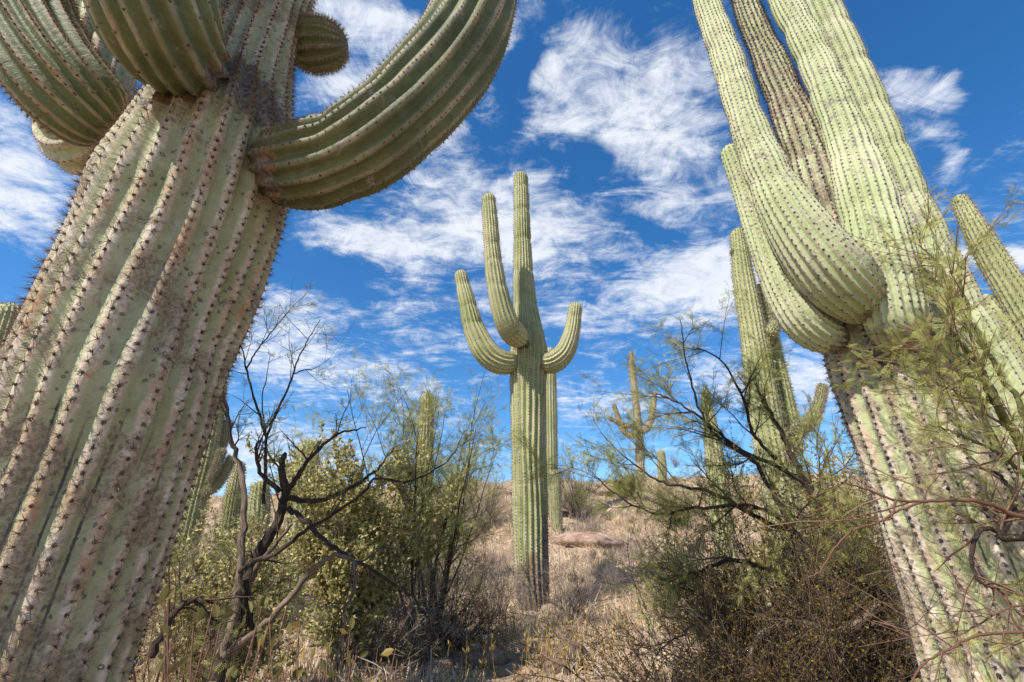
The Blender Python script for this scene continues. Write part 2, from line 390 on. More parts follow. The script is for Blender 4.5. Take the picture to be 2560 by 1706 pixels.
        return c+out*rr[:, None], nrm, T

def spines(mb, pos, nrm, T, n, ln, wd, spread, rg, down=0.):
    k = len(pos); 
    if not k: return
    p = np.repeat(pos, n, 0); N = np.repeat(nrm, n, 0)
    d = N+rg.normal(0, spread, (k*n, 3)); d[:, 2] -= down; d /= np.linalg.norm(d, axis=1)[:, None]
    l = ln*rg.uniform(.45, 1.15, k*n)
    a = np.cross(d, rg.normal(0, 1, d.shape)); a /= np.linalg.norm(a, axis=1)[:, None]; b = np.cross(d, a)
    p0 = p-d*.001; tip = p+d*l[:, None]
    v = np.stack([p0+a*wd/2, p0-a*wd/2, p0+b*wd/2, p0-b*wd/2, tip], 1).reshape(-1, 3)
    i = np.arange(k*n)[:, None]*5
    f = np.concatenate([i+np.array([[0, 1, 4]]), i+np.array([[2, 3, 4]])])
    mb.add(v, f3=f, rnd=np.repeat(rg.random(k*n), 5))
def nubs(mb, pos, nrm, T, size, rg):
    k = len(pos); a = T-nrm*np.sum(T*nrm, 1)[:, None]; a /= np.linalg.norm(a, axis=1)[:, None]+1e-9; b = np.cross(nrm, a)
    sz = size*rg.uniform(.6, 1.25, k)[:, None]; c = pos-nrm*size*.15
    ring = [c+(a*math.cos(x)*.9+b*math.sin(x)*.75)*sz for x in np.arange(6)*math.pi/3]
    v = np.stack(ring+[c+nrm*sz*.75], 1).reshape(-1, 3); i = np.arange(k)[:, None]*7
    f = np.concatenate([i+np.array([[j, (j+1) % 6, 6]]) for j in range(6)])
    mb.add(v, f3=f, rnd=np.repeat(rg.random(k)**2, 7))

def rowsP(spec):                                    # (px, py, Y, radius in px) -> (x, y, z, r)
    out = []
    for px, py, Y, rp in spec:
        p = P(px, py, Y); out.append([*p, rp*depth(p)/F])
    return out
def tofoot(rows, flare=1.0):
    p = rows[0]; g = float(gz(p[0], p[1]))-.12
    return [[p[0], p[1], g, p[3]*flare]]+rows if p[2] > g+.1 else rows
def make_stem(name, parent, mat_, st, sp=None, keep=1., fuzz=None, nub=None, Lmin=0., label=None):
    mb = MB(); st.mesh(mb); o = mb.build(name, mat_, parent)
    if label: o['label'] = label
    rg = np.random.default_rng(len(st.s)+st.ribs)
    if sp:
        pos, nrm, T = st.areoles(sp, keep, Lmin)
        for (n, ln, wd, spread, m_, down) in (fuzz or []):
            b = MB(); spines(b, pos, nrm, T, n, ln, wd, spread, rg, down); stuff(b.build('spines', m_, o, smooth=False))
        if nub: b = MB(); nubs(b, pos, nrm, T, nub, rg); stuff(b.build('areoles', M_areole, o))
    return o

# ------------------------------------------------------------------ LEFT saguaro
LX, LY = -1.27, 1.46
g0 = float(gz(LX, LY))
sag = thing('saguaro', 'giant mottled saguaro trunk filling the left of the view, with four thick arms', 'saguaro cactus', (LX, LY, g0))
rows = [(LX-.02, LY, g0-.15, .235), (LX-.01, LY, .3, .245), (LX+.01, LY, 1.0, .262), (LX+.03, LY, 1.6, .283), (LX+.06, LY, 2.05, .302), (LX+.07, LY, 2.35, .315),
        (LX+.06, LY+.02, 2.62, .30), (LX+.05, LY+.03, 2.85, .25), (LX+.05, LY+.03, 3.1, .215), (LX+.05, LY+.03, 3.6, .20), (LX+.05, LY+.03, 4.6, .20), (LX+.05, LY+.03, 5.6, .18)]
JA = (LX+.10, LY-.20, 2.62)
st = Stem(rows, 23, depth=.095, dl=.019, res=7, seed=3, sharp=1.15, wav=.09, lump=.022, lowz=(.6, 2.3),
          barks=[(P(545, 175, 1.28), (.10, .2, .10)), (P(610, 210, 1.32), (.09, .2, .13)), (P(655, 270, 1.35), (.08, .2, .14)), (P(420, 250, 1.2), (.13, .2, .03))])
make_stem('trunk', sag, M_left, st, sp=.033, fuzz=[(7, .036, .0017, .85, M_spG, 0), (7, .032, .0016, .8, M_spT, 0)], nub=.0068)
def near_arm(spec, ribs, seed, name='arm', m_=None, **kw):
    return Stem(rowsP(spec), ribs, seed=seed, startcap=True, **kw)
fz = [(8, .02, .0014, .6, M_spO, 0.)]
armA = near_arm([(480, 130, 1.22, 80), (430, 105, 1.07, 130), (392, 20, .99, 148), (368, -100, .95, 148), (356, -280, .93, 144), (350, -600, .92, 140)], 17, 5, depth=.14, dl=.019, res=7, wav=.08, lump=.02,
                sharp=1.5, barks=[(P(420, 220, 1.02), (.18, .14, .10)), (P(525, 150, 1.12), (.05, .1, .13))])
make_stem('arm', sag, M_leftarm_shade, armA, sp=.026, fuzz=[(6, .016, .0017, .7, M_spT, 0.)], nub=.006, Lmin=.1)
armB = near_arm([(300, 345, 1.45, 62), (222, 280, 1.36, 100), (125, 165, 1.28, 112), (50, 20, 1.24, 112), (5, -150, 1.22, 108), (-10, -380, 1.21, 105)], 17, 6, depth=.15, dl=.019, res=7, wav=.06, lump=.015,
                sharp=1.1, barks=[(P(215, 340, 1.4), (.12, .12, .06))])
make_stem('arm', sag, M_leftarm_shade, armB, sp=.024, fuzz=[(12, .026, .0017, .6, M_spT, 0.)], nub=.006, Lmin=.1)
armC = near_arm([(655, 420, 1.42, 80), (760, 418, 1.36, 106), (862, 392, 1.32, 113), (965, 325, 1.30, 116), (1065, 228, 1.32, 111), (1145, 118, 1.34, 103), (1195, 0, 1.36, 97), (1230, -150, 1.38, 92), (1240, -300, 1.4, 88)],
                16, 8, depth=.15, dl=.019, res=7, wav=.07, lump=.028, sharp=1.6, rings=[(.36, .04, .05), (.62, .05, .03)], barks=[(P(690, 430, 1.35), (.07, .12, .18)), (P(735, 505, 1.3), (.12, .12, .05))])
make_stem('arm', sag, M_leftarm_shade, armC, sp=.026, fuzz=[(7, .018, .0014, .65, M_spT, 0.)], nub=.0055, Lmin=.1)
armD = near_arm([(330, 330, 1.75, 80), (235, 360, 1.85, 95), (205, 290, 1.95, 95), (225, 180, 2.0, 90), (250, 60, 2.0, 85), (270, -150, 2.0, 80)], 16, 9, depth=.11, dl=.024, res=6, wav=.06)
make_stem('arm', sag, M_right, armD, sp=.03, fuzz=[(5, .02, .0015, .6, M_spF, 0.)], nub=.006)
bud = near_arm([(715, 118, 1.62, 36), (745, 116, 1.62, 52), (775, 114, 1.62, 62), (797, 113, 1.62, 62)], 15, 10, depth=.13, dl=.009, res=6, wav=.02, lump=.005, sharp=1.)
make_stem('bud', sag, M_leftarm_shade, bud, sp=.014, fuzz=[(14, .028, .0015, .5, M_spF, 0.), (10, .028, .0015, .6, M_spT, 0.)], nub=.004, label='round spiny bud on the right of the trunk')
bud2 = near_arm([(680, 290, 1.75, 20), (690, 285, 1.75, 26), (697, 275, 1.75, 24)], 13, 11, depth=.1, dl=.008, res=8, wav=.02, lump=.005)
make_stem('bud', sag, M_leftarm_shade, bud2, sp=.014, fuzz=[(8, .02, .0013, .5, M_spF, 0.)], label='tiny bud peeping out behind the trunk')

# ------------------------------------------------------------------ RIGHT saguaro
RX, RY = 1.68, 1.95
g1 = float(gz(RX, RY))
sagR = thing('saguaro', 'tall pale saguaro at right with a clutch of upright arms over a warty trunk', 'saguaro cactus', (RX, RY, g1))
rows = [(1.70, RY, g1-.15, .262), (1.68, RY, .5, .242), (1.655, RY, 1.2, .222), (1.635, RY, 1.5, .21), (1.60, RY, 1.8, .20), (1.59, RY, 2.1, .175), (1.59, RY, 2.4, .15), (1.59, RY, 2.72, .128), (1.58, RY, 3.17, .106), (1.54, RY, 3.7, .088), (1.50, RY, 4.33, .070), (1.49, RY, 5.8, .065)]
rng_r = [(2.62, .06, .06), (3.05, .07, .07), (3.5, .08, .09), (3.95, .07, .07), (4.4, .07, .09)]
fzR = [(4, .013, .0016, .7, M_spF, 0.)]
st = Stem(rows, 19, depth=.15, dl=.020, res=7, seed=21, sharp=1.1, wav=.10, lump=.02, rings=rng_r, lowz=(.4, 2.0),
          barks=[(P(2090, 860, 1.8), (.10, .2, .10)), (P(2190, 890, 1.75), (.2, .15, .05))])
make_stem('trunk', sagR, M_right, st, sp=.028, fuzz=[(8, .032, .0019, .8, M_spG, 0), (3, .028, .0017, .6, M_spW, 0)], nub=.0085)
def rings(a, b, step, amp, seed):
    rg = np.random.default_rng(seed); out = []; x = a
    while x < b: out.append((x, rg.uniform(.035, .06), amp*rg.uniform(.5, 1.2))); x += step*rg.uniform(.75, 1.3)
    return out
A1 = near_arm([(2165, 790, 1.82, 42), (2140, 742, 1.74, 72), (2085, 690, 1.70, 84), (2012, 600, 1.68, 74), (1950, 500, 1.68, 60), (1905, 400, 1.68, 50), (1873, 320, 1.68, 43), (1825, 170, 1.69, 38), (1792, 80, 1.70, 34), (1765, 0, 1.71, 30), (1730, -130, 1.72, 28)], 23, 22,
              depth=.11, dl=.019, res=6, wav=.07, lump=.014, rings=rings(.75, 3.2, .24, .08, 1), barks=[(P(2155, 815, 1.66), (.16, .14, .085))])
make_stem('arm', sagR, M_rightarm, A1, sp=.025, fuzz=fzR, nub=.0055, Lmin=.1)
A3 = near_arm([(2270, 850, 1.84, 38), (2246, 818, 1.74, 66), (2231, 745, 1.71, 71), (2208, 660, 1.71, 71), (2176, 540, 1.72, 66), (2150, 450, 1.73, 58), (2112, 332, 1.76, 47), (2045, 166, 1.79, 40), (2000, 75, 1.8, 36), (1962, 0, 1.82, 34), (1915, -130, 1.84, 32)], 21, 23,
              depth=.115, dl=.019, res=6, wav=.07, lump=.016, rings=rings(.7, 3.4, .28, .07, 2), barks=[(P(2245, 888, 1.66), (.16, .14, .085))])
make_stem('arm', sagR, M_rightarm, A3, sp=.026, fuzz=fzR, nub=.006, Lmin=.1)
A0 = near_arm([(2110, 848, 1.90, 32), (2052, 838, 1.86, 45), (2005, 805, 1.84, 46), (1965, 745, 1.84, 42), (1930, 665, 1.84, 38), (1896, 570, 1.85, 34), (1865, 480, 1.86, 30), (1830, 388, 1.86, 26)], 17, 24,
              depth=.14, dl=.019, res=6, wav=.07, lump=.012, barks=[(P(2090, 850, 1.9), (.10, .1, .12))])
make_stem('arm', sagR, M_rightarm, A0, sp=.026, fuzz=fzR, nub=.005, Lmin=.1)
# its neighbour: one fat column just behind, at the right edge
g2 = float(gz(2.5, 2.35))
colp = rowsP([(2700, 1400, 2.35, 105), (2545, 1120, 2.35, 95), (2395, 840, 2.35, 78), (2316, 663, 2.35, 68), (2245, 497, 2.35, 60), (2182, 332, 2.35, 53), (2115, 166, 2.35, 47), (2040, 0, 2.35, 42), (1960, -180, 2.35, 40)])
sagC = thing('saguaro', 'smooth fat column saguaro rising close behind the many-armed one at far right', 'saguaro cactus', (colp[0][0], colp[0][1], g2))
st = Stem(tofoot(colp), 20, depth=.13, dl=.022, res=6, seed=25, wav=.05, lump=.010, rings=rings(2.2, 5.5, .34, .07, 4))
make_stem('trunk', sagC, M_rightarm, st, sp=.028, fuzz=[(6, .022, .0017, .6, M_spF, 0.)], nub=.006)

# ------------------------------------------------------------------ CENTRE saguaro
sagM = thing('saguaro', 'candelabra saguaro standing alone mid-slope in the centre, one stem and three arms', 'saguaro cactus', tuple(P(1335, 1530, 7.7)))
tr = rowsP([(1338, 1540, 7.7, 38), (1330, 1440, 7.7, 43), (1326, 1300, 7.7, 44), (1322, 1100, 7.7, 44), (1320, 960, 7.7, 46), (1322, 890, 7.7, 48), (1316, 820, 7.7, 39), (1312, 760, 7.7, 30), (1308, 680, 7.7, 24.5), (1306, 600, 7.7, 21.5), (1304, 520, 7.7, 19.5), (1302, 448, 7.7, 18)])
st = Stem(tofoot(tr), 20, depth=.16, dl=.04, res=7, seed=31, sharp=1.0, wav=.05, lump=.010, rings=[(4.9, .05, .05), (5.6, .05, .09), (6.3, .06, .10), (7.0, .05, .13), (7.6, .05, .09)], lowz=(.3, 2), barks=[(P(1300, 865, 7.4), (.14, .2, .05)), (P(1345, 1520, 7.5), (.6, .6, .62)), (P(1372, 1400, 7.5), (.10, .3, .7))])
fzM = [(5, .03, .004, .7, M_spF, 0.)]
make_stem('trunk', sagM, M_mid, st, sp=.045, fuzz=[(3, .035, .005, .8, M_spG, 0.)], nub=.011)
for seed, spec in ((32, [(1300, 905, 7.6, 22), (1255, 907, 7.52, 31), (1216, 882, 7.48, 32), (1186, 825, 7.46, 27), (1170, 765, 7.45, 22), (1158, 715, 7.45, 18), (1153, 692, 7.45, 16)]),
                   (33, [(1306, 842, 7.4, 20), (1288, 838, 7.15, 30), (1264, 800, 6.98, 29), (1243, 720, 6.88, 25), (1232, 640, 6.84, 21.5), (1226, 560, 6.82, 19.5), (1222, 502, 6.82, 17.5)]),
                   (34, [(1350, 905, 7.6, 20), (1382, 906, 7.5, 28), (1412, 880, 7.46, 25), (1430, 830, 7.45, 20), (1438, 774, 7.45, 17)])):
    st = Stem(rowsP(spec), 17, depth=.14, dl=.04, res=6, seed=seed, startcap=True, sharp=1.0, wav=.04, lump=.012, rings=rings(1.2, 3.2, .36, .09, seed))
    make_stem('arm', sagM, M_mid, st, sp=.042, fuzz=fzM, nub=.009)

def far_saguaro(label, stems, Y=None, m_=None, ribs=16, group=None, fuzz=True):
    rr = [rowsP(sp) for sp in stems]; r0 = tofoot(rr[0]); p = r0[0]
    th_ = thing('saguaro', label, 'saguaro cactus', (p[0], p[1], p[2]), group)
    for i, r in enumerate([r0]+rr[1:]):
        rad = max(x[3] for x in r)
        st = Stem(r, ribs if i == 0 else ribs-3, depth=.15, dl=max(.04, rad*.3), res=4, seed=40+int(p[0]*7)+i, startcap=i > 0, wav=.03, lump=.012)
        make_stem('trunk' if i == 0 else 'arm', th_, m_ or M_far, st, sp=rad*.36 if fuzz else None, fuzz=[(5, .035+.0016*p[1], .0035+.0006*p[1], .6, M_spF, 0.)] if fuzz else None)
    return th_
far_saguaro('slim single saguaro directly behind the central candelabra saguaro', [[(1376, 1335, 14.5, 18), (1376, 1150, 14.5, 18), (1374, 960, 14.5, 17), (1373, 884, 14.5, 13.5)]])
far_saguaro('knee-high young saguaro at the right foot of the central one', [[(1392, 1290, 12.6, 12), (1390, 1230, 12.6, 13), (1388, 1188, 12.6, 11)]])
far_saguaro('distant saguaro on the ridge holding out three thin arms', [[(1602, 1225, 21, 9), (1600, 1150, 21, 10), (1596, 1070, 21, 9), (1589, 1000, 21, 7.5), (1581, 930, 21, 6.5), (1577, 884, 21, 4.2)],
             [(1598, 1078, 21, 6), (1614, 1076, 20.9, 7), (1628, 1050, 20.8, 6.5), (1633, 1015, 20.8, 6), (1636, 985, 20.8, 5)],
             [(1592, 1088, 21, 5), (1572, 1088, 21, 6.5), (1556, 1070, 21, 6.5), (1544, 1040, 21, 5.5), (1535, 1014, 21, 4)],
             [(1598, 1070, 20.9, 5), (1578, 1067, 20.5, 5.5), (1556, 1062, 20.3, 5.5), (1536, 1052, 20.2, 4.5), (1524, 1046, 20.2, 4)]], ribs=14, m_=M_tan)
far_saguaro('stubby saguaro on the ridge right of the distant three-armed one', [[(1657, 1215, 19.5, 10), (1655, 1170, 19.5, 10.5), (1653, 1136, 19.5, 9)]])
far_saguaro('column saguaro half hidden by the feathery mesquite, left of the paired stems', [[(1808, 1330, 9, 26), (1796, 1220, 9, 25), (1782, 1110, 9, 20), (1770, 1030, 9, 14), (1764, 982, 9, 10)]], m_=M_mid)
far_saguaro('twin-stemmed saguaro with a hooked arm and round pup, left of the big pale one',
            [[(1990, 1420, 6, 46), (1950, 1230, 6, 42), (1917, 1060, 6, 38), (1893, 900, 6, 33), (1872, 770, 6, 28), (1857, 680, 6, 24), (1846, 590, 6, 18)],
             [(1990, 1140, 6.15, 20), (1968, 1040, 6.15, 24), (1942, 920, 6.15, 21), (1918, 810, 6.15, 18), (1900, 725, 6.15, 14)],
             [(1965, 1080, 6.0, 8), (2000, 1076, 6.0, 13), (2030, 1048, 6.0, 13), (2048, 1010, 6.0, 11.5), (2056, 970, 6.0, 10.5)],
             [(1918, 842, 5.95, 9), (1926, 832, 5.9, 16), (1937, 816, 5.9, 15)],
             [(1846, 632, 6, 4), (1836, 632, 6, 5), (1832, 631, 6, 4)]], m_=M_mid, ribs=19)
far_saguaro('bent-looking saguaro poking through leaves at the far right edge', [[(2800, 1250, 4.2, 52), (2660, 940, 4.2, 44), (2560, 775, 4.2, 36), (2490, 662, 4.2, 30), (2436, 570, 4.2, 24), (2402, 506, 4.2, 18)],
             [(2700, 1100, 4.4, 30), (2610, 990, 4.4, 44), (2540, 880, 4.4, 42), (2490, 800, 4.4, 34), (2465, 762, 4.4, 24)]], m_=M_mid, ribs=18)
far_saguaro('saguaro crown just showing at the left edge behind the giant trunk', [[(-75, 1200, 4, 50), (-40, 1000, 4, 46), (-5, 880, 4, 42), (22, 795, 4, 34)]], m_=M_mid, ribs=20)
far_saguaro('dark saguaro with upswept arms beside the giant trunk, lower left', [[(462, 1380, 7, 26), (490, 1260, 7, 26), (515, 1160, 7, 24), (538, 1050, 7, 19), (552, 960, 7, 13)],
             [(505, 1232, 6.9, 7), (532, 1222, 6.9, 10), (556, 1192, 6.9, 10), (578, 1148, 6.9, 8.5)],
             [(522, 1205, 6.8, 6), (540, 1175, 6.8, 9), (554, 1130, 6.8, 8.5)],
             [(535, 1140, 7.1, 7), (556, 1110, 7.1, 10), (568, 1058, 7.1, 8)]], m_=M_mid, ribs=17)
far_saguaro('dark club-shaped saguaro behind the dead limb at lower left', [[(565, 1400, 7.6, 18), (575, 1300, 7.6, 20), (588, 1220, 7.6, 19), (597, 1172, 7.6, 14)]], m_=M_mid)
far_saguaro('round-topped saguaro seen between the forked dark trunks', [[(640, 1460, 7, 24), (643, 1350, 7, 26), (647, 1270, 7, 26), (650, 1228, 7, 22)]], m_=M_mid)
far_saguaro('fuzzy-headed saguaro rising out of the yellow jojoba bush', [[(742, 1420, 6.3, 30), (752, 1290, 6.3, 32), (762, 1180, 6.3, 31), (768, 1128, 6.3, 25)]], m_=M_mid)
far_saguaro('single saguaro standing in the green mesquite left of centre', [[(1058, 1330, 8.5, 20), (1060, 1200, 8.5, 21), (1064, 1080, 8.5, 20), (1067, 996, 8.5, 15)]], m_=M_mid)
far_saguaro('small pale saguaro deep in the mesquite thicket left of centre', [[(1122, 1330, 12, 10), (1124, 1250, 12, 12), (1126, 1195, 12, 10)]])

# ------------------------------------------------------------------ branches, twigs and leaves
def tube(mb, pts, rad, sides=5, rnd=0., seed=0, rough=0.):
    pts = np.asarray(pts, float); n = len(pts); rad = np.broadcast_to(np.asarray(rad, float), n)
    T, N, B = frames(pts); a = np.arange(sides)/sides*2*np.pi
    rr = rad[:, None]*np.ones(sides)
    if rough: rr = rr*(1+rough*np.random.default_rng(seed).normal(0, 1, rr.shape))
    v = pts[:, None]+rr[..., None]*(np.cos(a)[None, :, None]*N[:, None]+np.sin(a)[None, :, None]*B[:, None])
    i = np.arange(n-1)[:, None]*sides; j = np.arange(sides)[None]; j2 = (j+1) % sides
    f = np.stack([i+j, i+j2, i+sides+j2, i+sides+j], -1).reshape(-1, 4)
    L = np.concatenate([[0], np.cumsum(np.linalg.norm(np.diff(pts, axis=0), axis=1))])
    at = np.stack([np.tile(np.abs(a-np.pi)/np.pi, n), np.repeat(L, sides), np.full(n*sides, seed*1.7)], 1)
    mb.add(v.reshape(-1, 3), f4=f, tube=at, rnd=float(rnd))
    if sides > 3: mb.add(np.vstack([v[-1], pts[-1]+T[-1]*rad[-1]]), f3=np.stack([np.arange(sides), (np.arange(sides)+1) % sides, np.full(sides, sides)], 1), tube=np.tile(at[-1], (sides+1, 1)), rnd=float(rnd))
def unit(v): return v/(np.linalg.norm(v)+1e-9)
def poly(rg, p0, d, L, n, curl, lift=0.):
    pts = [p0]; d = unit(np.asarray(d, float))
    for i in range(n):
        d = unit(d+rg.normal(0, curl, 3)+np.array([0, 0, lift])); pts.append(pts[-1]+d*L/n)
    return np.array(pts)
def ramify(rg, pts, rad, spec, out, lvl=0):
    """out collects (level, pts, radii); spec rows: (children, (Lmin, Lmax), angle, curl, lift, t0, segments)"""
    out.append((lvl, pts, rad))
    if lvl >= len(spec): return
    cnt, (l0, l1), ang, curl, lift, t0, seg = spec[lvl]
    n = max(0, int(rg.poisson(cnt)) if cnt < 6 else int(cnt*rg.uniform(.8, 1.2)))
    for _ in range(n):
        tt = rg.uniform(t0, 1)*(len(pts)-1); i = min(int(tt), len(pts)-2); f = tt-i
        p = pts[i]*(1-f)+pts[i+1]*f; tg = unit(pts[i+1]-pts[i]); r = rad[i]*(1-f)+rad[i+1]*f
        side = unit(np.cross(tg, rg.normal(0, 1, 3))); a = ang*rg.uniform(.6, 1.3)
        c = poly(rg, p, tg*math.cos(a)+side*math.sin(a), rg.uniform(l0, l1), max(2, round(seg*.6)), curl*1.25, lift)
        r_ = min(r*.7, .6*r+.0008, .0065 if lvl == 0 else .0035); rr = np.linspace(r_, max(.0009, r_*.25), len(c))
        ramify(rg, c, rr, spec, out, lvl+1)
def limb(spec, r0, r1, n=6, wob=.0, seed=1):
    p = np.array([P(*s) for s in spec]); c = catmull(p, n); rg = np.random.default_rng(seed)
    c[1:-1] += rg.normal(0, wob, c[1:-1].shape); return c, np.linspace(r0, r1, len(c))

def diamond(L=1., W=.3, up=.06):
    v = np.array([[0, 0, 0], [L*.45, W/2, up*L], [L, 0, 0], [L*.45, -W/2, up*L]]); return v, np.array([[0, 1, 2], [0, 2, 3]])
def oval(L=1., W=.5):
    v = [[0, 0, 0], [.25*L, W*.38, .05], [.6*L, W*.48, .06], [L, 0, 0], [.6*L, -W*.48, .06], [.25*L, -W*.38, .05]]
    return np.array(v), np.array([[0, 1, 2], [0, 2, 3], [0, 3, 4], [0, 4, 5]])
def pinnate(pairs=9, L=1., l=.20, w=.06, droop=.12):
    V, Fc = [], []; n = 0
    v = np.array([[0, .008, 0], [0, -.008, 0], [L, 0, -droop*L]]); V.append(v); Fc.append(np.array([[0, 1, 2]])); n = 3
    for i in range(pairs):
        x = .15+.85*(i+.5)/pairs; z = -droop*x*x*L
        for s in (-1, 1):
            d, f = diamond(l, w*.85, .0); a = s*R(62)
            rot = np.array([[math.cos(a), -math.sin(a), 0], [math.sin(a), math.cos(a), 0], [0, 0, 1]])
            V.append(d@rot.T+np.array([x*L, 0, z])); Fc.append(f+n); n += 4
    return np.vstack(V), np.vstack(Fc)
def place(mb, tpl, pos, dirs, size, rg, upbias=.6, rlo=0., rhi=1.):
    V, Fc = tpl; k = len(pos)
    if not k: return
    X = dirs/(np.linalg.norm(dirs, axis=1)[:, None]+1e-9)
    up = rg.normal(0, 1, (k, 3))*(1-upbias)+np.array([0, 0, 1])*upbias
    Yv = np.cross(up, X); Yv /= np.linalg.norm(Yv, axis=1)[:, None]+1e-9; Z = np.cross(X, Yv)
    M = np.stack([X, Yv, Z], 1)
    sz = size*rg.uniform(.65, 1.2, k)
    v = np.einsum('vj,kji->kvi', V, M)*sz[:, None, None]+pos[:, None]
    f = Fc[None]+np.arange(k)[:, None, None]*len(V)
    mb.add(v.reshape(-1, 3), f3=f.reshape(-1, 3), rnd=np.repeat(rg.uniform(rlo, rhi, k), len(V)))
def leaf_sites(rg, out, lv, per_m, jitter=.0, out_ang=.9, t0=0.):
    ps, ds = [], []
    for l, pts, rad in out:
        if l < lv: continue
        L = np.linalg.norm(np.diff(pts, axis=0), axis=1).sum(); n = rg.poisson(L*per_m)
        if not n: continue
        tt = rg.uniform(t0, 1, n)*(len(pts)-1); i = np.minimum(tt.astype(int), len(pts)-2); f = (tt-i)[:, None]
        p = pts[i]*(1-f)+pts[i+1]*f; tg = pts[i+1]-pts[i]; tg /= np.linalg.norm(tg, axis=1)[:, None]
        ps.append(p+rg.normal(0, jitter, p.shape) if jitter else p); ds.append(tg*.6+rg.normal(0, out_ang, p.shape)*.6)
    if not ps: return np.zeros((0, 3)), np.zeros((0, 3))
    return np.vstack(ps), np.vstack(ds)
def wood(out, lo, hi, sides, rough=0.):
    mb = MB(); rg = np.random.default_rng(5)
    for k, (l, p, r) in enumerate(out):
        if lo <= l <= hi: tube(mb, p, r, sides if l > 0 else max(sides, 6), rg.random(), k, rough if l == 0 else 0)
    return mb

PIN = pinnate(); PIN_S = pinnate(6, 1., .24, .085, .1)
def thin(tpl):                                   # one triangle a leaflet, for plants further off
    V, Fc = tpl; V = V.copy(); keep = [Fc[0]]+[f for f in Fc[1::2]]
    for f in Fc[1::2]: V[f[2]+0] = V[f[2]]
    return V, np.array([keep[0]]+[[f[0], f[1], f[2]] for f in keep[1:]])
PIN_M, PIN_T = thin(pinnate(9, 1., .20, .10)), thin(pinnate(6, 1., .24, .14, .1))
def plant(name, label, cat, limbs, spec, woodmat, twigmat, leafs, seed, group=None, sides0=8, limbmats=None, rough=.05):
    """limbs: list of (pts, rad); leafs: list of (material, template, size, per_m, level, upbias, rlo, rhi)"""
    rg = np.random.default_rng(seed); p0 = limbs[0][0][0]
    o = thing(name, label, cat, (p0[0], p0[1], float(gz(p0[0], p0[1]))), group)
    out = []
    for k, (pts, rad) in enumerate(limbs):
        sub = []; ramify(rg, pts, rad, spec, sub); out += sub
        mb = MB(); tube(mb, pts, rad, sides0, 0., k+seed, rough)
        mb.build('trunk' if k == 0 else 'branch', (limbmats[k] if limbmats and k in limbmats else woodmat), o)
    tw = wood(out, 1, 9, 3)
    if tw.n: stuff(tw.build('twigs', twigmat, o))
    if leafs:
        by = {}
        for (m_, tpl, size, per_m, lv, upb, rlo, rhi) in leafs:
            ps, ds = leaf_sites(rg, out, lv, per_m); mb = MB(); place(mb, tpl, ps, ds, size, rg, upb, rlo, rhi)
            if mb.n: stuff(mb.build('foliage', m_, o, smooth=False))
    return o

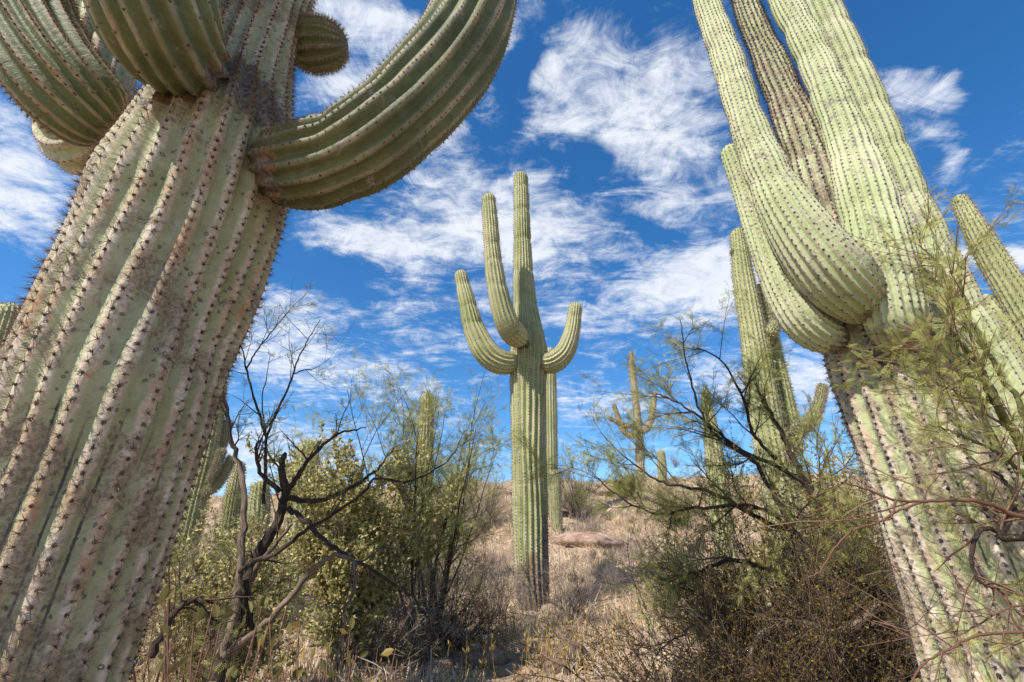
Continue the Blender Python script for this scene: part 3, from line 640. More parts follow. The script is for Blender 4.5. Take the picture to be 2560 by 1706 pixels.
# --- left: dead-limbed mesquite with a bare sapling growing out of its fork
Lm = limb
tree1 = [Lm([(480, 1850, 2.6), (545, 1690, 2.62), (590, 1520, 2.65), (640, 1400, 2.7), (695, 1300, 2.72), (712, 1225, 2.75), (702, 1170, 2.75), (712, 1135, 2.75)], .055, .017, 6, .005, 1),
         Lm([(712, 1240, 2.75), (745, 1190, 2.75), (790, 1130, 2.76), (850, 1085, 2.78), (915, 1070, 2.8)], .022, .004, 6, .003, 2),
         Lm([(720, 1245, 2.75), (790, 1252, 2.72), (850, 1235, 2.70), (910, 1200, 2.70), (950, 1165, 2.7), (985, 1120, 2.72)], .019, .005, 6, .004, 3),
         Lm([(560, 1640, 2.55), (590, 1520, 2.55), (600, 1420, 2.55), (608, 1300, 2.6), (605, 1190, 2.62), (580, 1100, 2.65), (562, 1010, 2.66), (548, 950, 2.68)], .027, .010, 6, .005, 4),
         Lm([(600, 1430, 2.5), (640, 1400, 2.48), (690, 1385, 2.45), (760, 1330, 2.42), (850, 1275, 2.40), (915, 1225, 2.4), (940, 1195, 2.4), (1010, 1205, 2.42), (1080, 1180, 2.45), (1130, 1140, 2.5), (1165, 1075, 2.52)], .015, .002, 6, .003, 5),
         Lm([(720, 1270, 2.7), (770, 1310, 2.66), (820, 1360, 2.62), (880, 1400, 2.6), (940, 1430, 2.58), (1000, 1470, 2.56), (1050, 1510, 2.56), (1090, 1600, 2.56)], .018, .004, 6, .005, 6),
         Lm([(560, 1640, 2.5), (640, 1580, 2.45), (720, 1500, 2.42), (790, 1420, 2.4), (830, 1390, 2.4), (880, 1400, 2.38), (890, 1450, 2.36), (870, 1520, 2.35), (850, 1620, 2.35), (830, 1720, 2.35)], .021, .004, 6, .005, 7),
         Lm([(660, 1260, 2.74), (663, 1170, 2.74), (665, 1095, 2.75), (655, 1060, 2.75), (630, 980, 2.77), (615, 920, 2.78), (608, 880, 2.79), (590, 840, 2.8)], .013, .004, 6, .002, 8),
         Lm([(665, 1095, 2.75), (690, 1035, 2.76), (725, 960, 2.78), (745, 900, 2.8), (770, 850, 2.82), (800, 800, 2.84)], .010, .003, 6, .002, 9),
         Lm([(616, 925, 2.78), (640, 880, 2.78), (680, 830, 2.8), (720, 780, 2.82), (765, 735, 2.84)], .007, .0015, 6, .002, 10),
         Lm([(665, 1080, 2.75), (655, 1010, 2.76), (665, 950, 2.78), (675, 890, 2.8)], .006, .002, 6, .002, 11),
         Lm([(735, 935, 2.79), (760, 925, 2.79), (790, 920, 2.8), (825, 895, 2.82)], .005, .0015, 6, .002, 12),
         Lm([(700, 1230, 2.73), (650, 1180, 2.7), (640, 1120, 2.68), (655, 1095, 2.68)], .018, .007, 6, .003, 13),
         Lm([(380, 1640, 2.3), (420, 1560, 2.3), (460, 1510, 2.32), (500, 1510, 2.34), (530, 1560, 2.36)], .02, .012, 6, .004, 14),
         Lm([(620, 1470, 2.62), (640, 1420, 2.6), (680, 1370, 2.58), (730, 1310, 2.56)], .022, .008, 6, .004, 15),
         Lm([(612, 1450, 2.6), (625, 1540, 2.6), (650, 1620, 2.6)], .024, .012, 6, .004, 16)]
tree1 = [(p, r*.78) for p, r in tree1]
plant('mesquite_tree', 'leaning dark mesquite with broken dead limbs and a bare twiggy crown beside the giant trunk', 'tree', tree1,
      [(5.0, (.10, .34), R(48), .12, .02, .25, 6), (4.0, (.05, .16), R(45), .14, .02, .2, 4)], M_bark, M_twig,
      [(M_lfmesq, PIN_S, .045, 26, 2, .3, 0, .6)], 11, limbmats={3: M_barkpale, 6: M_barkpale, 14: M_barkpale}, rough=.09)

# --- green mesquite shrub left of centre
def fan(px, py, Y, n, seed, spread, L, r=.012, up=.12, lean=(0, 0, 1), curl=.10, yj=.3):
    rg = np.random.default_rng(seed); b = P(px, py, Y); b[2] = float(gz(b[0], b[1])); out = []
    for _ in range(n):
        a = rg.uniform(0, 2*np.pi); s = spread*math.sqrt(rg.random())
        d = np.array([math.cos(a)*s, math.sin(a)*s*.7, 1.])+np.array(lean)*1.
        l = rg.uniform(*L); q_ = b+np.array([rg.normal(0, .06), rg.normal(0, yj*.3), -.03])
        p = poly(rg, q_, d, l, 9, curl, up*.3); out.append((p, np.linspace(r*rg.uniform(.6, 1.1), .002, len(p))))
    return out
mesqspec = [(11, (.25, .6), R(42), .13, .03, .22, 6), (8, (.08, .25), R(42), .14, .02, .15, 4)]
plant('mesquite_shrub', 'feathery green mesquite shrub with dark stems left of the central saguaro', 'shrub', fan(1075, 1500, 5.2, 14, 71, .5, (1.7, 2.9), .018, lean=(.12, 0, 0)), mesqspec, M_twig, M_twig,
      [(M_lfmesq, PIN_T, .075, 33, 2, .3, 0.1, 1)], 72)
plant('mesquite_shrub', 'thin lacy mesquite shrub reaching up over the yellow bush, left of the green one', 'shrub', fan(905, 1560, 5.0, 9, 73, .42, (1.8, 2.8), .015), mesqspec, M_twig, M_twig,
      [(M_lfmesq, PIN_T, .075, 26, 2, .3, .3, 1)], 74)
OV = oval(1., .42)
def bush_leaves(rg, mb, c, rad, n, tpl, size, rlo=0., rhi=1., shell=.5, upd=.9):
    d = rg.normal(0, 1, (n, 3)); d /= np.linalg.norm(d, axis=1)[:, None]; u = rg.uniform(shell, 1, n)**.7
    lob = 1+.16*np.sin(d[:, 0]*5+c[0]*3)*np.cos(d[:, 2]*6)+.12*np.sin(d[:, 1]*8+d[:, 2]*5)
    p = np.asarray(c)+d*np.asarray(rad)*(u*lob)[:, None]
    keep = p[:, 2] > gz(p[:, 0], p[:, 1])+.02; p = p[keep]
    place(mb, tpl, p, rg.normal(0, .45, p.shape)+np.array([0, 0, upd]), size, rg, .2, rlo, rhi)
def jojoba(label, px, py, Y, rad, n, seed, size=.032, m_=None, nst=26):
    rg = np.random.default_rng(seed); limbs = fan(px, py, Y, nst, seed, .75, (rad[2]*1.1, rad[2]*1.9), .009)
    return plant('jojoba_bush', label, 'bush', limbs, [(14, (.15, .4), R(38), .14, .06, .15, 5), (7, (.06, .16), R(35), .12, .06, .1, 3)], M_twiggrey, M_twiggrey,
                 [(m_ or M_lfjoj, diamond(1., .55), size, n, 1, .2, 0, 1)], seed+1, sides0=5)
jojoba('rounded yellow-green jojoba bush behind the leaning dark mesquite', 860, 1600, 4.3, (.8, .6, .95), 110, 81, size=.036)
jojoba('low jojoba bush in shade against the foot of the giant trunk', 560, 1640, 3.4, (.4, .4, .55), 90, 83, nst=14, size=.028)
plant('mesquite_shrub', 'orange-stemmed young mesquite with small bright leaves right beside the giant trunk', 'shrub', fan(480, 1620, 2.9, 8, 75, .5, (.6, 1.15), .007), [(7, (.15, .4), R(40), .1, .05, .15, 5), (4, (.05, .15), R(40), .12, .02, .1, 3)], M_twigred, M_twigred,
      [(M_lfyel, PIN_T, .038, 22, 1, .3, 0, .6)], 76, sides0=5)
# --- right: thicket and mesquite
thick = [Lm([(2420, 1760, 2.5), (2330, 1640, 2.55), (2230, 1520, 2.6), (2140, 1410, 2.7), (2075, 1310, 2.75), (2010, 1200, 2.8), (1965, 1110, 2.85), (1925, 1030, 2.9), (1895, 975, 2.9)], .034, .008, 6, .004, 30),
         Lm([(2300, 1620, 2.6), (2200, 1540, 2.55), (2080, 1470, 2.5), (1950, 1430, 2.5), (1860, 1405, 2.5), (1790, 1410, 2.5), (1700, 1460, 2.5)], .022, .004, 6, .004, 31),
         Lm([(2120, 1600, 2.6), (2060, 1500, 2.6), (2010, 1400, 2.6), (1970, 1300, 2.62), (1930, 1230, 2.65), (1880, 1150, 2.7), (1790, 1090, 2.75), (1740, 1000, 2.8), (1715, 900, 2.85), (1700, 800, 2.9)], .018, .003, 6, .004, 32),
         Lm([(2100, 1470, 2.7), (2000, 1340, 2.7), (1900, 1300, 2.7), (1800, 1240, 2.72), (1700, 1215, 2.75), (1640, 1200, 2.78), (1560, 1140, 2.8), (1500, 1080, 2.82)], .016, .002, 6, .004, 33),
         Lm([(2010, 1210, 2.8), (1950, 1170, 2.8), (1860, 1130, 2.82), (1770, 1060, 2.86), (1700, 1010, 2.9), (1640, 985, 2.92)], .014, .004, 6, .003, 34),
         Lm([(1940, 1150, 2.82), (1880, 1080, 2.84), (1860, 1000, 2.86), (1800, 900, 2.88), (1740, 870, 2.9)], .012, .003, 6, .003, 37),
         Lm([(2020, 1360, 2.6), (1900, 1270, 2.6), (1760, 1270, 2.6), (1640, 1285, 2.6), (1540, 1235, 2.62), (1480, 1180, 2.65)], .012, .002, 6, .004, 38),
         Lm([(2280, 1600, 2.7), (2160, 1460, 2.8), (2100, 1340, 2.85), (2080, 1200, 2.9), (2060, 1100, 2.95)], .016, .003, 6, .003, 39)]
plant('mesquite_tree', 'sprawling mesquite with long dark crossing limbs and lacy green tips, right of centre', 'tree', thick,
      [(11, (.16, .46), R(45), .12, .04, .2, 7), (8, (.07, .22), R(42), .14, .02, .15, 4)], M_bark, M_twig,
      [(M_lfmesq, PIN_M, .056, 50, 2, .3, .15, 1), (M_lfmesq, PIN_M, .056, 20, 1, .3, .15, 1)], 90, rough=.06)
bare = [Lm([(2200, 1520, 2.4), (2100, 1580, 2.35), (1980, 1560, 2.3), (1890, 1600, 2.3), (1880, 1690, 2.3)], .018, .008, 6, .004, 35),
         Lm([(2250, 1560, 2.5), (2120, 1560, 2.5), (1980, 1540, 2.5), (1840, 1525, 2.5), (1740, 1560, 2.5), (1640, 1640, 2.5)], .014, .003, 6, .004, 36)]
plant('dry_branch', 'dead dark limbs arching low through the creosote tangle at lower right', 'branch', bare, [(9, (.15, .5), R(42), .12, .02, .15, 7), (5, (.06, .2), R(42), .14, .02, .15, 4)], M_barkpale, M_twig, [], 97)
def tangle(name, label, px, py, Y, n, seed, L, spec, tw, lf=None, spread=1.1, r=.008, group=None, cat='shrub', lean=(0, 0, 0)):
    return plant(name, label, cat, fan(px, py, Y, n, seed, spread, L, r, lean=lean, curl=.14), spec, tw, tw, lf or [], seed+1, sides0=4, group=group)
creospec = [(14, (.25, .6), R(35), .12, .02, .15, 6), (9, (.08, .25), R(40), .14, .0, .1, 4)]
DI = diamond(1., .45)
tangle('creosote_bush', 'dark creosote tangle with rusty leaf tips at the foot of the big pale saguaro', 2080, 1690, 2.9, 24, 101, (.7, 1.35), creospec, M_twig, [(M_lfcreo, DI, .014, 90, 2, .2, .2, 1)], lean=(-.15, 0, 0))
tangle('creosote_bush', 'brown leafless creosote tangle in the lower right, nearer the camera', 1960, 1790, 2.4, 20, 103, (.5, 1.0), creospec, M_twig, [(M_lfcreo, DI, .012, 45, 2, .2, .2, 1)])
tangle('creosote_bush', 'dim creosote clump directly under the pale saguaro trunk', 2230, 1720, 2.6, 18, 105, (.6, 1.1), creospec, M_twig, [(M_lfcreo, DI, .011, 35, 2, .2, .0, .8)])
jojoba('olive jojoba bush swallowed by the dark creosote at lower right', 2120, 1640, 3.6, (.5, .5, .9), 45, 107, nst=22, size=.028)
jojoba('small olive jojoba bush at the left flank of the creosote tangle', 1830, 1640, 4.2, (.4, .4, .5), 40, 109, nst=12, size=.026)
# --- right foreground mesquite hanging into frame
fr = [Lm([(2900, 1700, 1.75), (2760, 1400, 1.7), (2640, 1230, 1.65), (2540, 1100, 1.6), (2470, 960, 1.56), (2425, 885, 1.54), (2375, 830, 1.52), (2350, 770, 1.52)], .020, .005, 6, .003, 50),
      Lm([(2640, 1200, 1.65), (2560, 1030, 1.7), (2480, 900, 1.72), (2430, 800, 1.74), (2400, 700, 1.76), (2390, 620, 1.78)], .011, .003, 6, .003, 51),
      Lm([(2540, 1090, 1.6), (2480, 1000, 1.5), (2440, 930, 1.45), (2380, 850, 1.42), (2360, 800, 1.42)], .008, .002, 6, .003, 52),
      Lm([(2500, 1020, 1.54), (2460, 1000, 1.5), (2400, 990, 1.48), (2350, 985, 1.47)], .006, .0015, 6, .002, 53),
      Lm([(2380, 800, 1.53), (2375, 710, 1.53), (2340, 650, 1.53), (2290, 610, 1.53)], .005, .0015, 6, .002, 54),
      Lm([(2640, 1350, 1.5), (2560, 1345, 1.5), (2500, 1345, 1.5), (2525, 1300, 1.5), (2535, 1240, 1.52), (2500, 1190, 1.54), (2450, 1170, 1.56)], .012, .003, 6, .002, 55),
      Lm([(2520, 1340, 1.5), (2460, 1320, 1.5), (2430, 1380, 1.48), (2440, 1440, 1.48), (2500, 1480, 1.46), (2600, 1520, 1.46)], .007, .003, 6, .002, 56),
      Lm([(2620, 1250, 1.6), (2520, 1150, 1.5), (2450, 1110, 1.48), (2380, 1080, 1.46), (2320, 1060, 1.45)], .007, .0015, 6, .002, 57)]
plant('mesquite_tree', 'near mesquite branch with fine green leaves hanging over the right edge', 'tree', fr,
      [(10, (.12, .34), R(45), .12, .02, .2, 6), (6, (.05, .15), R(42), .14, .01, .15, 4)], M_twiggreen, M_twigred,
      [(M_lfmesq, PIN, .042, 42, 2, .3, .1, 1), (M_lfmesq, PIN, .040, 16, 1, .3, .2, 1)], 110, rough=.04, limbmats={5: M_bark, 6: M_bark})
pk = [Lm([(2620, 1300, 1.42), (2540, 1290, 1.42), (2480, 1262, 1.42), (2400, 1250, 1.42), (2300, 1255, 1.42), (2230, 1248, 1.42), (2160, 1222, 1.42), (2100, 1205, 1.42)], .0075, .002, 6, .001, 60),
      Lm([(2300, 1258, 1.42), (2240, 1280, 1.42), (2200, 1305, 1.42), (2130, 1328, 1.42), (2080, 1380, 1.42), (2050, 1430, 1.42), (2020, 1445, 1.42)], .0035, .002, 6, .001, 61),
      Lm([(2240, 1250, 1.42), (2220, 1300, 1.42), (2150, 1300, 1.42), (2060, 1300, 1.42), (1960, 1270, 1.42)], .003, .0012, 6, .001, 62)]
plant('dry_branch', 'smooth pinkish bare branch stretched across the warty pale trunk', 'branch', pk, [(3, (.1, .3), R(35), .08, .0, .2, 6)], M_twigred, M_twigred, [], 61, sides0=6)
pk2 = [Lm([(2650, 1570, 1.3), (2560, 1580, 1.3), (2450, 1590, 1.3), (2380, 1620, 1.3), (2310, 1660, 1.3), (2270, 1720, 1.3)], .004, .002, 6, .001, 64),
       Lm([(2600, 1500, 1.35), (2500, 1530, 1.35), (2420, 1580, 1.35), (2350, 1600, 1.35)], .003, .001, 6, .001, 65),
       Lm([(2620, 1640, 1.35), (2540, 1560, 1.35), (2510, 1470, 1.35)], .004, .002, 6, .001, 66)]
plant('dry_branch', 'curling orange bare twigs in the bottom right corner', 'branch', pk2, [(5, (.1, .3), R(45), .12, .0, .1, 7), (2, (.05, .15), R(45), .12, .0, .1, 5)], M_twigred, M_twigred, [], 67, sides0=5)

# --- skyline plants
tangle('palo_verde', 'sparse pale palo verde on the skyline right of the central saguaro', 1440, 1265, 14.5, 12, 120, (1.2, 2.1), [(9, (.3, .8), R(30), .1, .03, .15, 6), (7, (.12, .4), R(32), .1, .02, .1, 4)], M_twiggrey, [(M_lfyel, DI, .04, 7, 2, .2, 0, 1)], spread=.6, r=.02)
tangle('dry_bush', 'purplish brown leafless bush on the skyline left of the central saguaro', 1215, 1290, 13.5, 26, 122, (.7, 1.5), [(12, (.3, .7), R(35), .1, .03, .1, 5), (6, (.12, .35), R(32), .1, .02, .1, 3)], M_twiggrey, [(M_lfjoj, DI, .03, 10, 2, .2, .3, 1)], spread=.9, r=.014)
tangle('palo_verde', 'yellow-green palo verde haze on the skyline between the twin stems and the pale trunk', 2150, 1330, 8, 22, 124, (1.4, 2.3), [(12, (.3, .8), R(30), .1, .03, .1, 5), (8, (.12, .35), R(32), .1, .02, .1, 3)], M_twiggreen, [(M_lfyel, DI, .035, 22, 2, .2, 0, 1)], spread=.7, r=.014)
tangle('palo_verde', 'small green palo verde on the ridge just left of the central saguaro', 1150, 1270, 15, 18, 126, (1.0, 2.2), [(10, (.3, .8), R(30), .1, .03, .1, 5), (7, (.12, .35), R(32), .1, .02, .1, 3)], M_twiggreen, [(M_lfmesq, DI, .05, 20, 2, .2, .3, 1)], spread=.7, r=.02)
tangle('palo_verde', 'wispy palo verde top at the left edge above the saguaro crown', -20, 1000, 6, 14, 128, (2.6, 3.7), [(10, (.3, .8), R(26), .1, .03, .4, 5), (6, (.12, .35), R(30), .1, .02, .1, 3)], M_twiggreen, [(M_lfyel, DI, .03, 5, 2, .2, 0, 1)], spread=.5, r=.016)
tangle('mesquite_shrub', 'broad soft green shrub on the ridge below the stubby saguaro', 1690, 1290, 13, 22, 130, (.8, 1.5), [(10, (.3, .7), R(38), .1, .03, .1, 5), (7, (.12, .35), R(32), .1, .02, .1, 3)], M_twiggreen, [(M_lfyel, PIN_T, .09, 7, 2, .2, 0, 1)], spread=1.2, r=.016)
tangle('dry_bush', 'grey bristly dead bush between the dark saguaros at lower left', 500, 1420, 5.5, 30, 132, (.5, .95), [(10, (.15, .4), R(38), .1, .03, .1, 5), (5, (.08, .2), R(32), .1, .02, .1, 3)], M_twiggrey, None, spread=.8, r=.006)
tangle('jojoba_bush', 'dense olive bush filling the ground between the left saguaros', 560, 1480, 6.0, 30, 134, (.6, 1.15), [(10, (.2, .4), R(38), .1, .03, .1, 5), (5, (.08, .2), R(32), .1, .02, .1, 3)], M_twiggreen, [(M_lfyel, OV, .035, 24, 1, .2, 0, .8)], spread=.9, r=.008, cat='bush')
tangle('creosote_bush', 'dark shaded thicket of dead stems under the green mesquite, left of centre', 1120, 1555, 5.4, 34, 136, (.4, .9), [(12, (.2, .5), R(45), .14, .0, .1, 5), (6, (.08, .25), R(40), .14, .0, .1, 4)], M_twig, None, spread=1.5, r=.007)
tangle('creosote_bush', 'shadowed brush pile below the yellow jojoba bush', 960, 1640, 4.6, 30, 138, (.35, .8), [(12, (.2, .5), R(45), .14, .0, .1, 5), (6, (.08, .25), R(40), .14, .0, .1, 4)], M_twiggrey, [(M_lfmesq, PIN_S, .04, 3, 2, .2, 0, 1)], spread=1.4, r=.006)
for (px, py, Y, lab, sd) in ((1700, 1480, 6.5, 'straw-grey dead shrub right of the central saguaro on the open slope', 140), (1430, 1540, 6.8, 'silvery dead brush heaped at the right foot of the central saguaro', 142),
                             (1230, 1540, 6.9, 'grey dead twigs lying against the left foot of the central saguaro', 144), (1540, 1500, 8.5, 'bleached dead shrub further up the slope right of centre', 146),
                             (1620, 1400, 11, 'tan dry shrub below the rock ledge at right', 148), (1200, 1420, 9.5, 'pale tan dry shrub on the slope left of the central trunk', 150), (1110, 1400, 8.5, 'tan dead shrub at the edge of the green mesquite', 152), (1480, 1370, 12, 'small tan shrub under the sandy bank', 154)):
    tangle('dry_bush', lab, px, py, Y, 24, sd, (.3, .75), [(9, (.15, .4), R(40), .15, -.02, .1, 5), (5, (.08, .22), R(38), .15, 0., .1, 3)], M_twiggrey, None, spread=1.2, r=.005, cat='dry bush')

tangle('dry_bush', 'low purplish twiggy mound on the skyline, left of the brown bush', 1120, 1300, 13, 30, 160, (.5, 1.2), [(12, (.3, .6), R(38), .1, .02, .1, 5), (6, (.12, .3), R(32), .1, .02, .1, 3)], M_twiggrey, None, spread=1.1, r=.013)
tangle('dry_bush', 'brown bristly bush on the ridge beside the knee-high saguaro', 1440, 1290, 15, 26, 162, (.5, 1.1), [(12, (.3, .6), R(38), .1, .02, .1, 5), (6, (.12, .3), R(32), .1, .02, .1, 3)], M_twiggrey, [(M_lfjoj, DI, .03, 8, 2, .2, .2, 1)], spread=1.3, r=.013)
tangle('palo_verde', 'low green shrub on the ridge under the distant three-armed saguaro', 1580, 1265, 17, 26, 164, (.5, 1.1), [(10, (.3, .6), R(38), .1, .02, .1, 5), (6, (.12, .3), R(32), .1, .02, .1, 3)], M_twiggreen, [(M_lfyel, DI, .05, 16, 2, .2, 0, 1)], spread=1.3, r=.016)
# small dead shrubs dotted over the slope: two built, the rest copied with their parts
srcs = [o for o in sc.objects if o.get('label', '') in ('tan dead shrub at the edge of the green mesquite', 'bleached dead shrub further up the slope right of centre')]
rg = np.random.default_rng(55)
for k in range(46):
    y = rg.uniform(9.2, 21); x = rg.uniform(-.28, .5)*y*.9
    if abs(x-.26) < .5 and y < 8.6: continue
    src = srcs[k % 2]; c_ = src.copy(); sc.collection.objects.link(c_); c_.location = (x, y, float(gz(x, y))-.03); c_.rotation_euler = (0, 0, rg.uniform(0, 6.28)); f_ = rg.uniform(.25, .55); c_.scale = (f_, f_, f_*rg.uniform(.7, 1.1))
    wa, wb = where(x, y); c_['label'] = ('tiny' if f_ < .33 else 'low' if f_ < .43 else 'knee-high')+' bleached dead shrub '+wa+', '+wb; c_['group'] = 'dead shrubs dotted over the slope'
    for ch in src.children:
        d_ = ch.copy(); sc.collection.objects.link(d_); d_.parent = c_
# --- near jojoba sprays at the bottom left, every leaf its own piece
rg = np.random.default_rng(77)
lm = MB(); V, Fc = oval(1., .52); lm.add(V*.03, f3=Fc, rnd=.3); leafA = lm.mesh('leaf', M_lfjojd, False)
lm = MB(); lm.add(V*.03, f3=Fc, rnd=.8); leafB = lm.mesh('leaf', M_lfjojd, False)
lm = MB(); lm.add(V*.03, f3=Fc, rnd=.6); leafC = lm.mesh('leaf', M_lfjojd, False)
for lab, ox, Y, nl, cx0, cx1, top in (('leafy near jojoba sprig with dull olive leaves at the bottom left', 520, 1.15, 170, 390, 720, 1500), ('near jojoba sprig turning yellow at the bottom, right of the olive one', 800, 1.3, 140, 680, 1010, 1570)):
    base = P(ox, 2100, Y); base[2] = float(gz(base[0], base[1]))
    o = thing('jojoba_sprig', lab, 'plant', tuple(base)); mb = MB(); ends = []
    for k in range(20):
        e = P(rg.uniform(cx0, cx1), rg.uniform(top, 1720), Y+rg.normal(0, .06)); mid = (base+e)/2+rg.normal(0, .03, 3)
        c = catmull([base, mid, e], 8); tube(mb, c, np.linspace(.003, .0012, len(c)), 4, .5, k); ends.append(c)
    stuff(mb.build('stems', M_twigred, o))
    for k in range(nl):
        c = ends[rg.integers(0, len(ends))]; i = rg.integers(len(c)*2//3, len(c)); p = c[i]+rg.normal(0, .004, 3)
        lo = bpy.data.objects.new('leaf', [leafA, leafC, leafB][int(rg.choice(3, p=[.5, .3, .2]))]); sc.collection.objects.link(lo)
        d = Vector(rg.normal(0, .5, 3)+np.array([0, 0, .8])); up = Vector(rg.normal(0, 1, 3))
        q_ = d.to_track_quat('X', 'Z') @ Matrix.Rotation(rg.uniform(0, 6.28), 4, 'X').to_quaternion()
        lo.parent = o; lo.location = Vector(p)-o.location; lo.rotation_mode = 'QUATERNION'; lo.rotation_quaternion = q_; s_ = rg.uniform(.6, 1.1); lo.scale = (s_, s_, s_)

# ------------------------------------------------------------------ ground
def axis(a, b, fine, far):
    x = list(np.arange(a, b, fine)); st = fine
    while x[-1] < far: st *= 1.16; x.append(x[-1]+st)
    st = fine
    while x[0] > -far: st *= 1.16; x.insert(0, x[0]-st)
    return np.array(x)
xs, ys = axis(-9, 9, .12, 600), axis(-1, 26, .13, 600)
X, Yg = np.meshgrid(xs, ys); Z = gz(X, Yg)
rg = np.random.default_rng(9)
for k in range(40):
    a = rg.uniform(0, 6.28); f = rg.uniform(3, 22); Z += .05/f**.9*np.sin(f*(X*math.cos(a)+Yg*math.sin(a))+rg.uniform(0, 6.28)+1.5*np.sin(.7*X+k))
mb = MB(); n, m = X.shape; i = (np.arange(n-1)[:, None]*m+np.arange(m-1)[None]).ravel()
mb.add(np.stack([X, Yg, Z-.01], -1).reshape(-1, 3), f4=np.stack([i, i+1, i+m+1, i+m], 1))
gm, t = mat('desert_soil'); pos = t.n('NewGeometry').outputs['Position']
a = t.noise(pos, .8, 6, .6); b = t.noise(pos, 6, 8, .7); c = t.noise(pos, 40, 5, .7)
col = t.mix(t.ramp(a, .38, .62), (.38, .26, .17), (.52, .38, .255))
col = t.mix(t.m('MULTIPLY', t.ramp(b, .5, .62), .8), col, (.20, .145, .105))
col = t.mix(t.m('MULTIPLY', t.ramp(c, .52, .64), .7), col, (.48, .36, .26))
vo = t.n('TexVoronoi', {'Vector': pos, 'Scale': 22.}, feature='F1')
col = t.mix(t.m('MULTIPLY', t.ramp(vo.outputs['Distance'], .32, .1), .35), col, (.46, .34, .27))
finish(t, col, .95, t.m('ADD', t.m('MULTIPLY', b, .8), t.m('ADD', t.m('MULTIPLY', c, .4), t.m('MULTIPLY', t.ramp(vo.outputs['Distance'], .35, .1), .35))), .9, .05, .1)
go = mb.build('ground', gm); go['kind'] = 'structure'

# dry grass, litter
def scatter(n, y0, y1, rg, half=.95):
    y = y0+(y1-y0)*rg.random(n)**1.1; x = rg.uniform(-1, 1, n)*(y*half+1.0); return np.stack([x, y, gz(x, y)], 1)
rg = np.random.default_rng(12)
mb = MB(); cl = scatter(17000, 2.6, 25, rg)
dn = np.sin(cl[:, 0]*1.9+1)*np.sin(cl[:, 1]*1.3)+rg.normal(0, .7, len(cl)); cl = cl[dn > -.5]
for (px, py) in ((1560, 1660), (1230, 1650), (1250, 1690), (1430, 1335), (1480, 1300), (1530, 1290), (1620, 1610), (1100, 1690), (1420, 1640), (1380, 1370)):
    g_ = ground_at(px, py); cl = cl[np.hypot((cl[:, 0]-g_[0]), (cl[:, 1]-g_[1])*.8) > (.28 if g_[1] < 8 else .7)]
k = 10; p = np.repeat(cl, k, 0)+rg.normal(0, .035, (len(cl)*k, 3))*np.array([1, 1, 0]); p[:, 2] = gz(p[:, 0], p[:, 1])-.01
far = scatter(17000, 7.5, 25, rg, .62); far = far[np.sin(far[:, 0]*1.4)*np.sin(far[:, 1]*1.1+2)+rg.normal(0, .6, len(far)) > -.35]; pf = np.repeat(far, 6, 0)+rg.normal(0, .06, (len(far)*6, 3))*np.array([1, 1, 0]); pf[:, 2] = gz(pf[:, 0], pf[:, 1])-.01
place(mb, (np.array([[0, .036, 0], [0, -.036, 0], [1, 0, .2]]), np.array([[0, 1, 2]])), pf, rg.normal(0, .5, pf.shape)+np.array([0, 0, .8]), .24, rg, .1)
place(mb, (np.array([[0, .013, 0], [0, -.013, 0], [.55, .009, .05], [1, 0, .2]]), np.array([[0, 1, 2], [1, 3, 2]])), p, rg.normal(0, .45, p.shape)+np.array([0, 0, .8]), .16, rg, .1)
tag(mb.build('dry_grass', M_grass, smooth=False), 'bleached dry grass tufts covering the desert slope', 'grass', kind='stuff')
mb = MB(); cl = np.vstack([scatter(700, 3.0, 9, rg)]); ctr = P(1380, 1640, 4.8)
near = ctr+rg.normal(0, 1, (150, 3))*np.array([.8, .5, 0]); near[:, 2] = gz(near[:, 0], near[:, 1]); cl = np.vstack([cl, near])
for q0 in cl:
    s_ = poly(rg, q0, (rg.normal(0, .15), rg.normal(0, .15), 1), rg.uniform(.12, .32), 4, .06); tube(mb, s_, .0015, 3, rg.random())
    kk = 9; tt = rg.integers(1, 5, kk); place(mb, oval(1., .28), s_[tt]+rg.normal(0, .006, (kk, 3)), rg.normal(0, .35, (kk, 3))+np.array([0, 0, 1]), .038, rg, .1)
if 'tube' in mb.a: del mb.a['tube']
tag(mb.build('dry_weeds', M_weed, smooth=False), 'ochre withered weeds sprinkled through the dry grass', 'weeds', kind='stuff')
mb = MB(); cl = scatter(7000, 2.8, 20, rg)
for q0 in cl:
    a = rg.uniform(0, 6.28); s_ = poly(rg, q0+np.array([0, 0, rg.uniform(.005, .05)]), (math.cos(a), math.sin(a), rg.uniform(-.05, .5)), rg.uniform(.1, .45), 3, .18); tube(mb, s_, rg.uniform(.0018, .004), 3, rg.random())
tag(mb.build('twig_litter', M_twiggrey, smooth=False), 'tangled grey twigs and litter lying on the slope', 'twigs', kind='stuff')

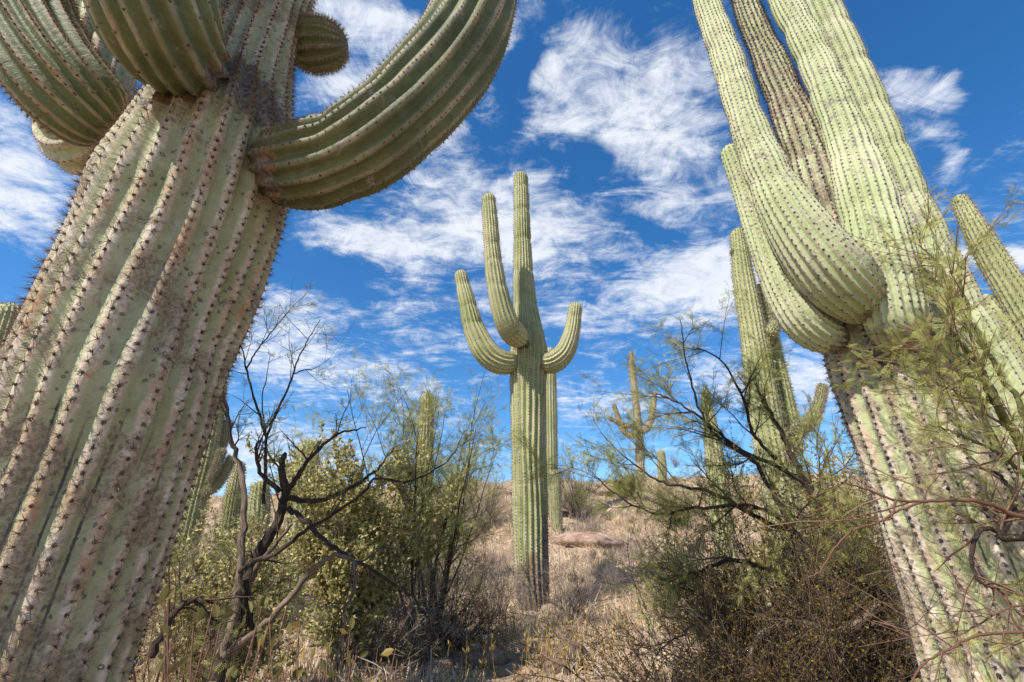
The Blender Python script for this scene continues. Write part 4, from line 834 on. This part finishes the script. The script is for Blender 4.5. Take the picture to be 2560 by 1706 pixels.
# rocks
def rockmesh(seed, sx, sy, sz, m_):
    rg = np.random.default_rng(seed); nu, nv = 22, 13; V = []; 
    th = np.linspace(0, 2*np.pi, nu, endpoint=False); ph = np.linspace(0, np.pi, nv)
    TH, PH = np.meshgrid(th, ph); d = np.stack([np.cos(TH)*np.sin(PH), np.sin(TH)*np.sin(PH), np.cos(PH)], -1).reshape(-1, 3)
    r = np.ones(len(d))
    for _ in range(9):
        nrm = unit(rg.normal(0, 1, 3)); cut = rg.uniform(.62, .9); dd = d@nrm; r = np.minimum(r, np.where(dd > 1e-3, cut/np.maximum(dd, 1e-3), 9))
    for _ in range(10): r += rg.uniform(.01, .03)*np.sin(d@rg.normal(0, 5, 3)+rg.uniform(0, 6))
    i = (np.arange(nv-1)[:, None]*nu+np.arange(nu)[None]); j = (np.arange(nv-1)[:, None]*nu+(np.arange(nu)[None]+1) % nu)
    f = np.stack([i, i+nu, j+nu, j], -1).reshape(-1, 4); mb = MB(); mb.add(d*r[:, None]*np.array([sx, sy, sz]), f4=f); return mb.mesh('rock', m_, True)
rm, t = mat('rock_tan'); pos = t.n('NewGeometry').outputs['Position']; a = t.noise(pos, 4, 8, .7); b = t.noise(pos, 30, 6, .7)
finish(t, t.mix(t.ramp(a, .4, .62), (.24, .15, .11), (.46, .32, .23)), .9, t.m('ADD', a, t.m('MULTIPLY', b, .4)), .8, .04, .15)
rd, t = mat('rock_brown'); pos = t.n('NewGeometry').outputs['Position']; a = t.noise(pos, 6, 8, .7); b = t.noise(pos, 30, 6, .7)
finish(t, t.mix(t.ramp(a, .4, .62), (.09, .06, .045), (.20, .14, .10)), .9, t.m('ADD', a, t.m('MULTIPLY', b, .4)), .8, .04, .15)
rocks = [(1425, 1655, .20, .15, .17, rd, 'dark brown boulder at the bottom edge right of centre'), (1200, 1655, .42, .25, .13, rm, 'long low tan rock slab at the bottom centre'),
         (1430, 1350, 1.2, .7, .24, rm, 'wide sandy ledge on the slope right of the central trunk'), (1500, 1300, .5, .4, .36, rm, 'pinkish rock at the back of the sandy ledge'),
         (1400, 1290, .3, .25, .18, rm, 'tan rock beside the knee-high saguaro'), (1425, 1268, .5, .35, .4, rd, 'dark cracked outcrop behind the knee-high saguaro'), (1500, 1228, .9, .5, .25, rm, 'flat tan rock on the ridge line left of the three-armed saguaro'),
         (880, 1620, .10, .08, .08, rm, 'pale round stone under the jojoba bush'), (1245, 1410, .24, .18, .16, rm, 'reddish stone on the slope left of the central trunk'), (1560, 1450, .4, .3, .22, rm, 'half-buried tan rock among the dead shrubs at right'),
         (1770, 1570, .3, .2, .12, rm, 'tan slab at the left edge of the creosote tangle'), (1100, 1690, .2, .14, .10, rm, 'light tan stone at the bottom left of centre'), (1620, 1610, .22, .16, .06, rm, 'thin flat tan stone above the brown boulder'),
         (1560, 1300, .55, .35, .3, rm, 'blocky rock at the right end of the sandy ledge')]
for k, (px, py, sx, sy, sz, m_, lab) in enumerate(rocks):
    p = ground_at(px, py)
    if p is None: p = P(px, py, 20); p[2] = gz(p[0], p[1])
    o = link('rock', rockmesh(200+k, sx, sy, sz, m_), None, (p[0], p[1], float(gz(p[0], p[1]))+sz*(.15 if sz < .2 else -.3))); o.rotation_euler = (0, 0, k*1.3); tag(o, lab, 'rock')
rk = [rockmesh(300+k, .15, .12, .10, (rm, rm, rd)[k]) for k in range(3)]
for k in range(70):
    y = rg.uniform(3.6, 21); x = rg.uniform(-.35, .5)*y; s_ = rg.uniform(.25, 1.0)*(1+.06*y)
    o = link('rock', rk[k % 3], None, (x, y, float(gz(x, y))+.01)); o.scale = (s_, s_*rg.uniform(.6, 1), s_*rg.uniform(.6, 1.2)); o.rotation_euler = (rg.uniform(-.2, .2), rg.uniform(-.2, .2), rg.uniform(0, 6.28))
    wa, wb = where(x, y); tag(o, ('fist-sized ' if s_ < .9 else 'large ' if s_ > 1.35 else 'mid-sized ')+('tan', 'pale tan', 'dark brown')[k % 3]+' rock '+wa+', '+wb, 'rock', 'loose rocks scattered over the slope')
mb = MB(); cl = scatter(5000, 2.6, 18, rg)
for v0 in cl:
    s_ = rg.uniform(.008, .045); d = rg.normal(0, 1, (6, 3)); base = np.array([[1, 0, 0], [0, 1, 0], [-1, 0, 0], [0, -1, 0], [0, 0, .8], [0, 0, -.8]])*s_*(1+.3*d)
    mb.add(base+v0, f3=[[0, 1, 4], [1, 2, 4], [2, 3, 4], [3, 0, 4], [1, 0, 5], [2, 1, 5], [3, 2, 5], [0, 3, 5]])
tag(mb.build('gravel', rm, smooth=False), 'small pinkish stones and gravel strewn over the soil', 'gravel', kind='stuff')
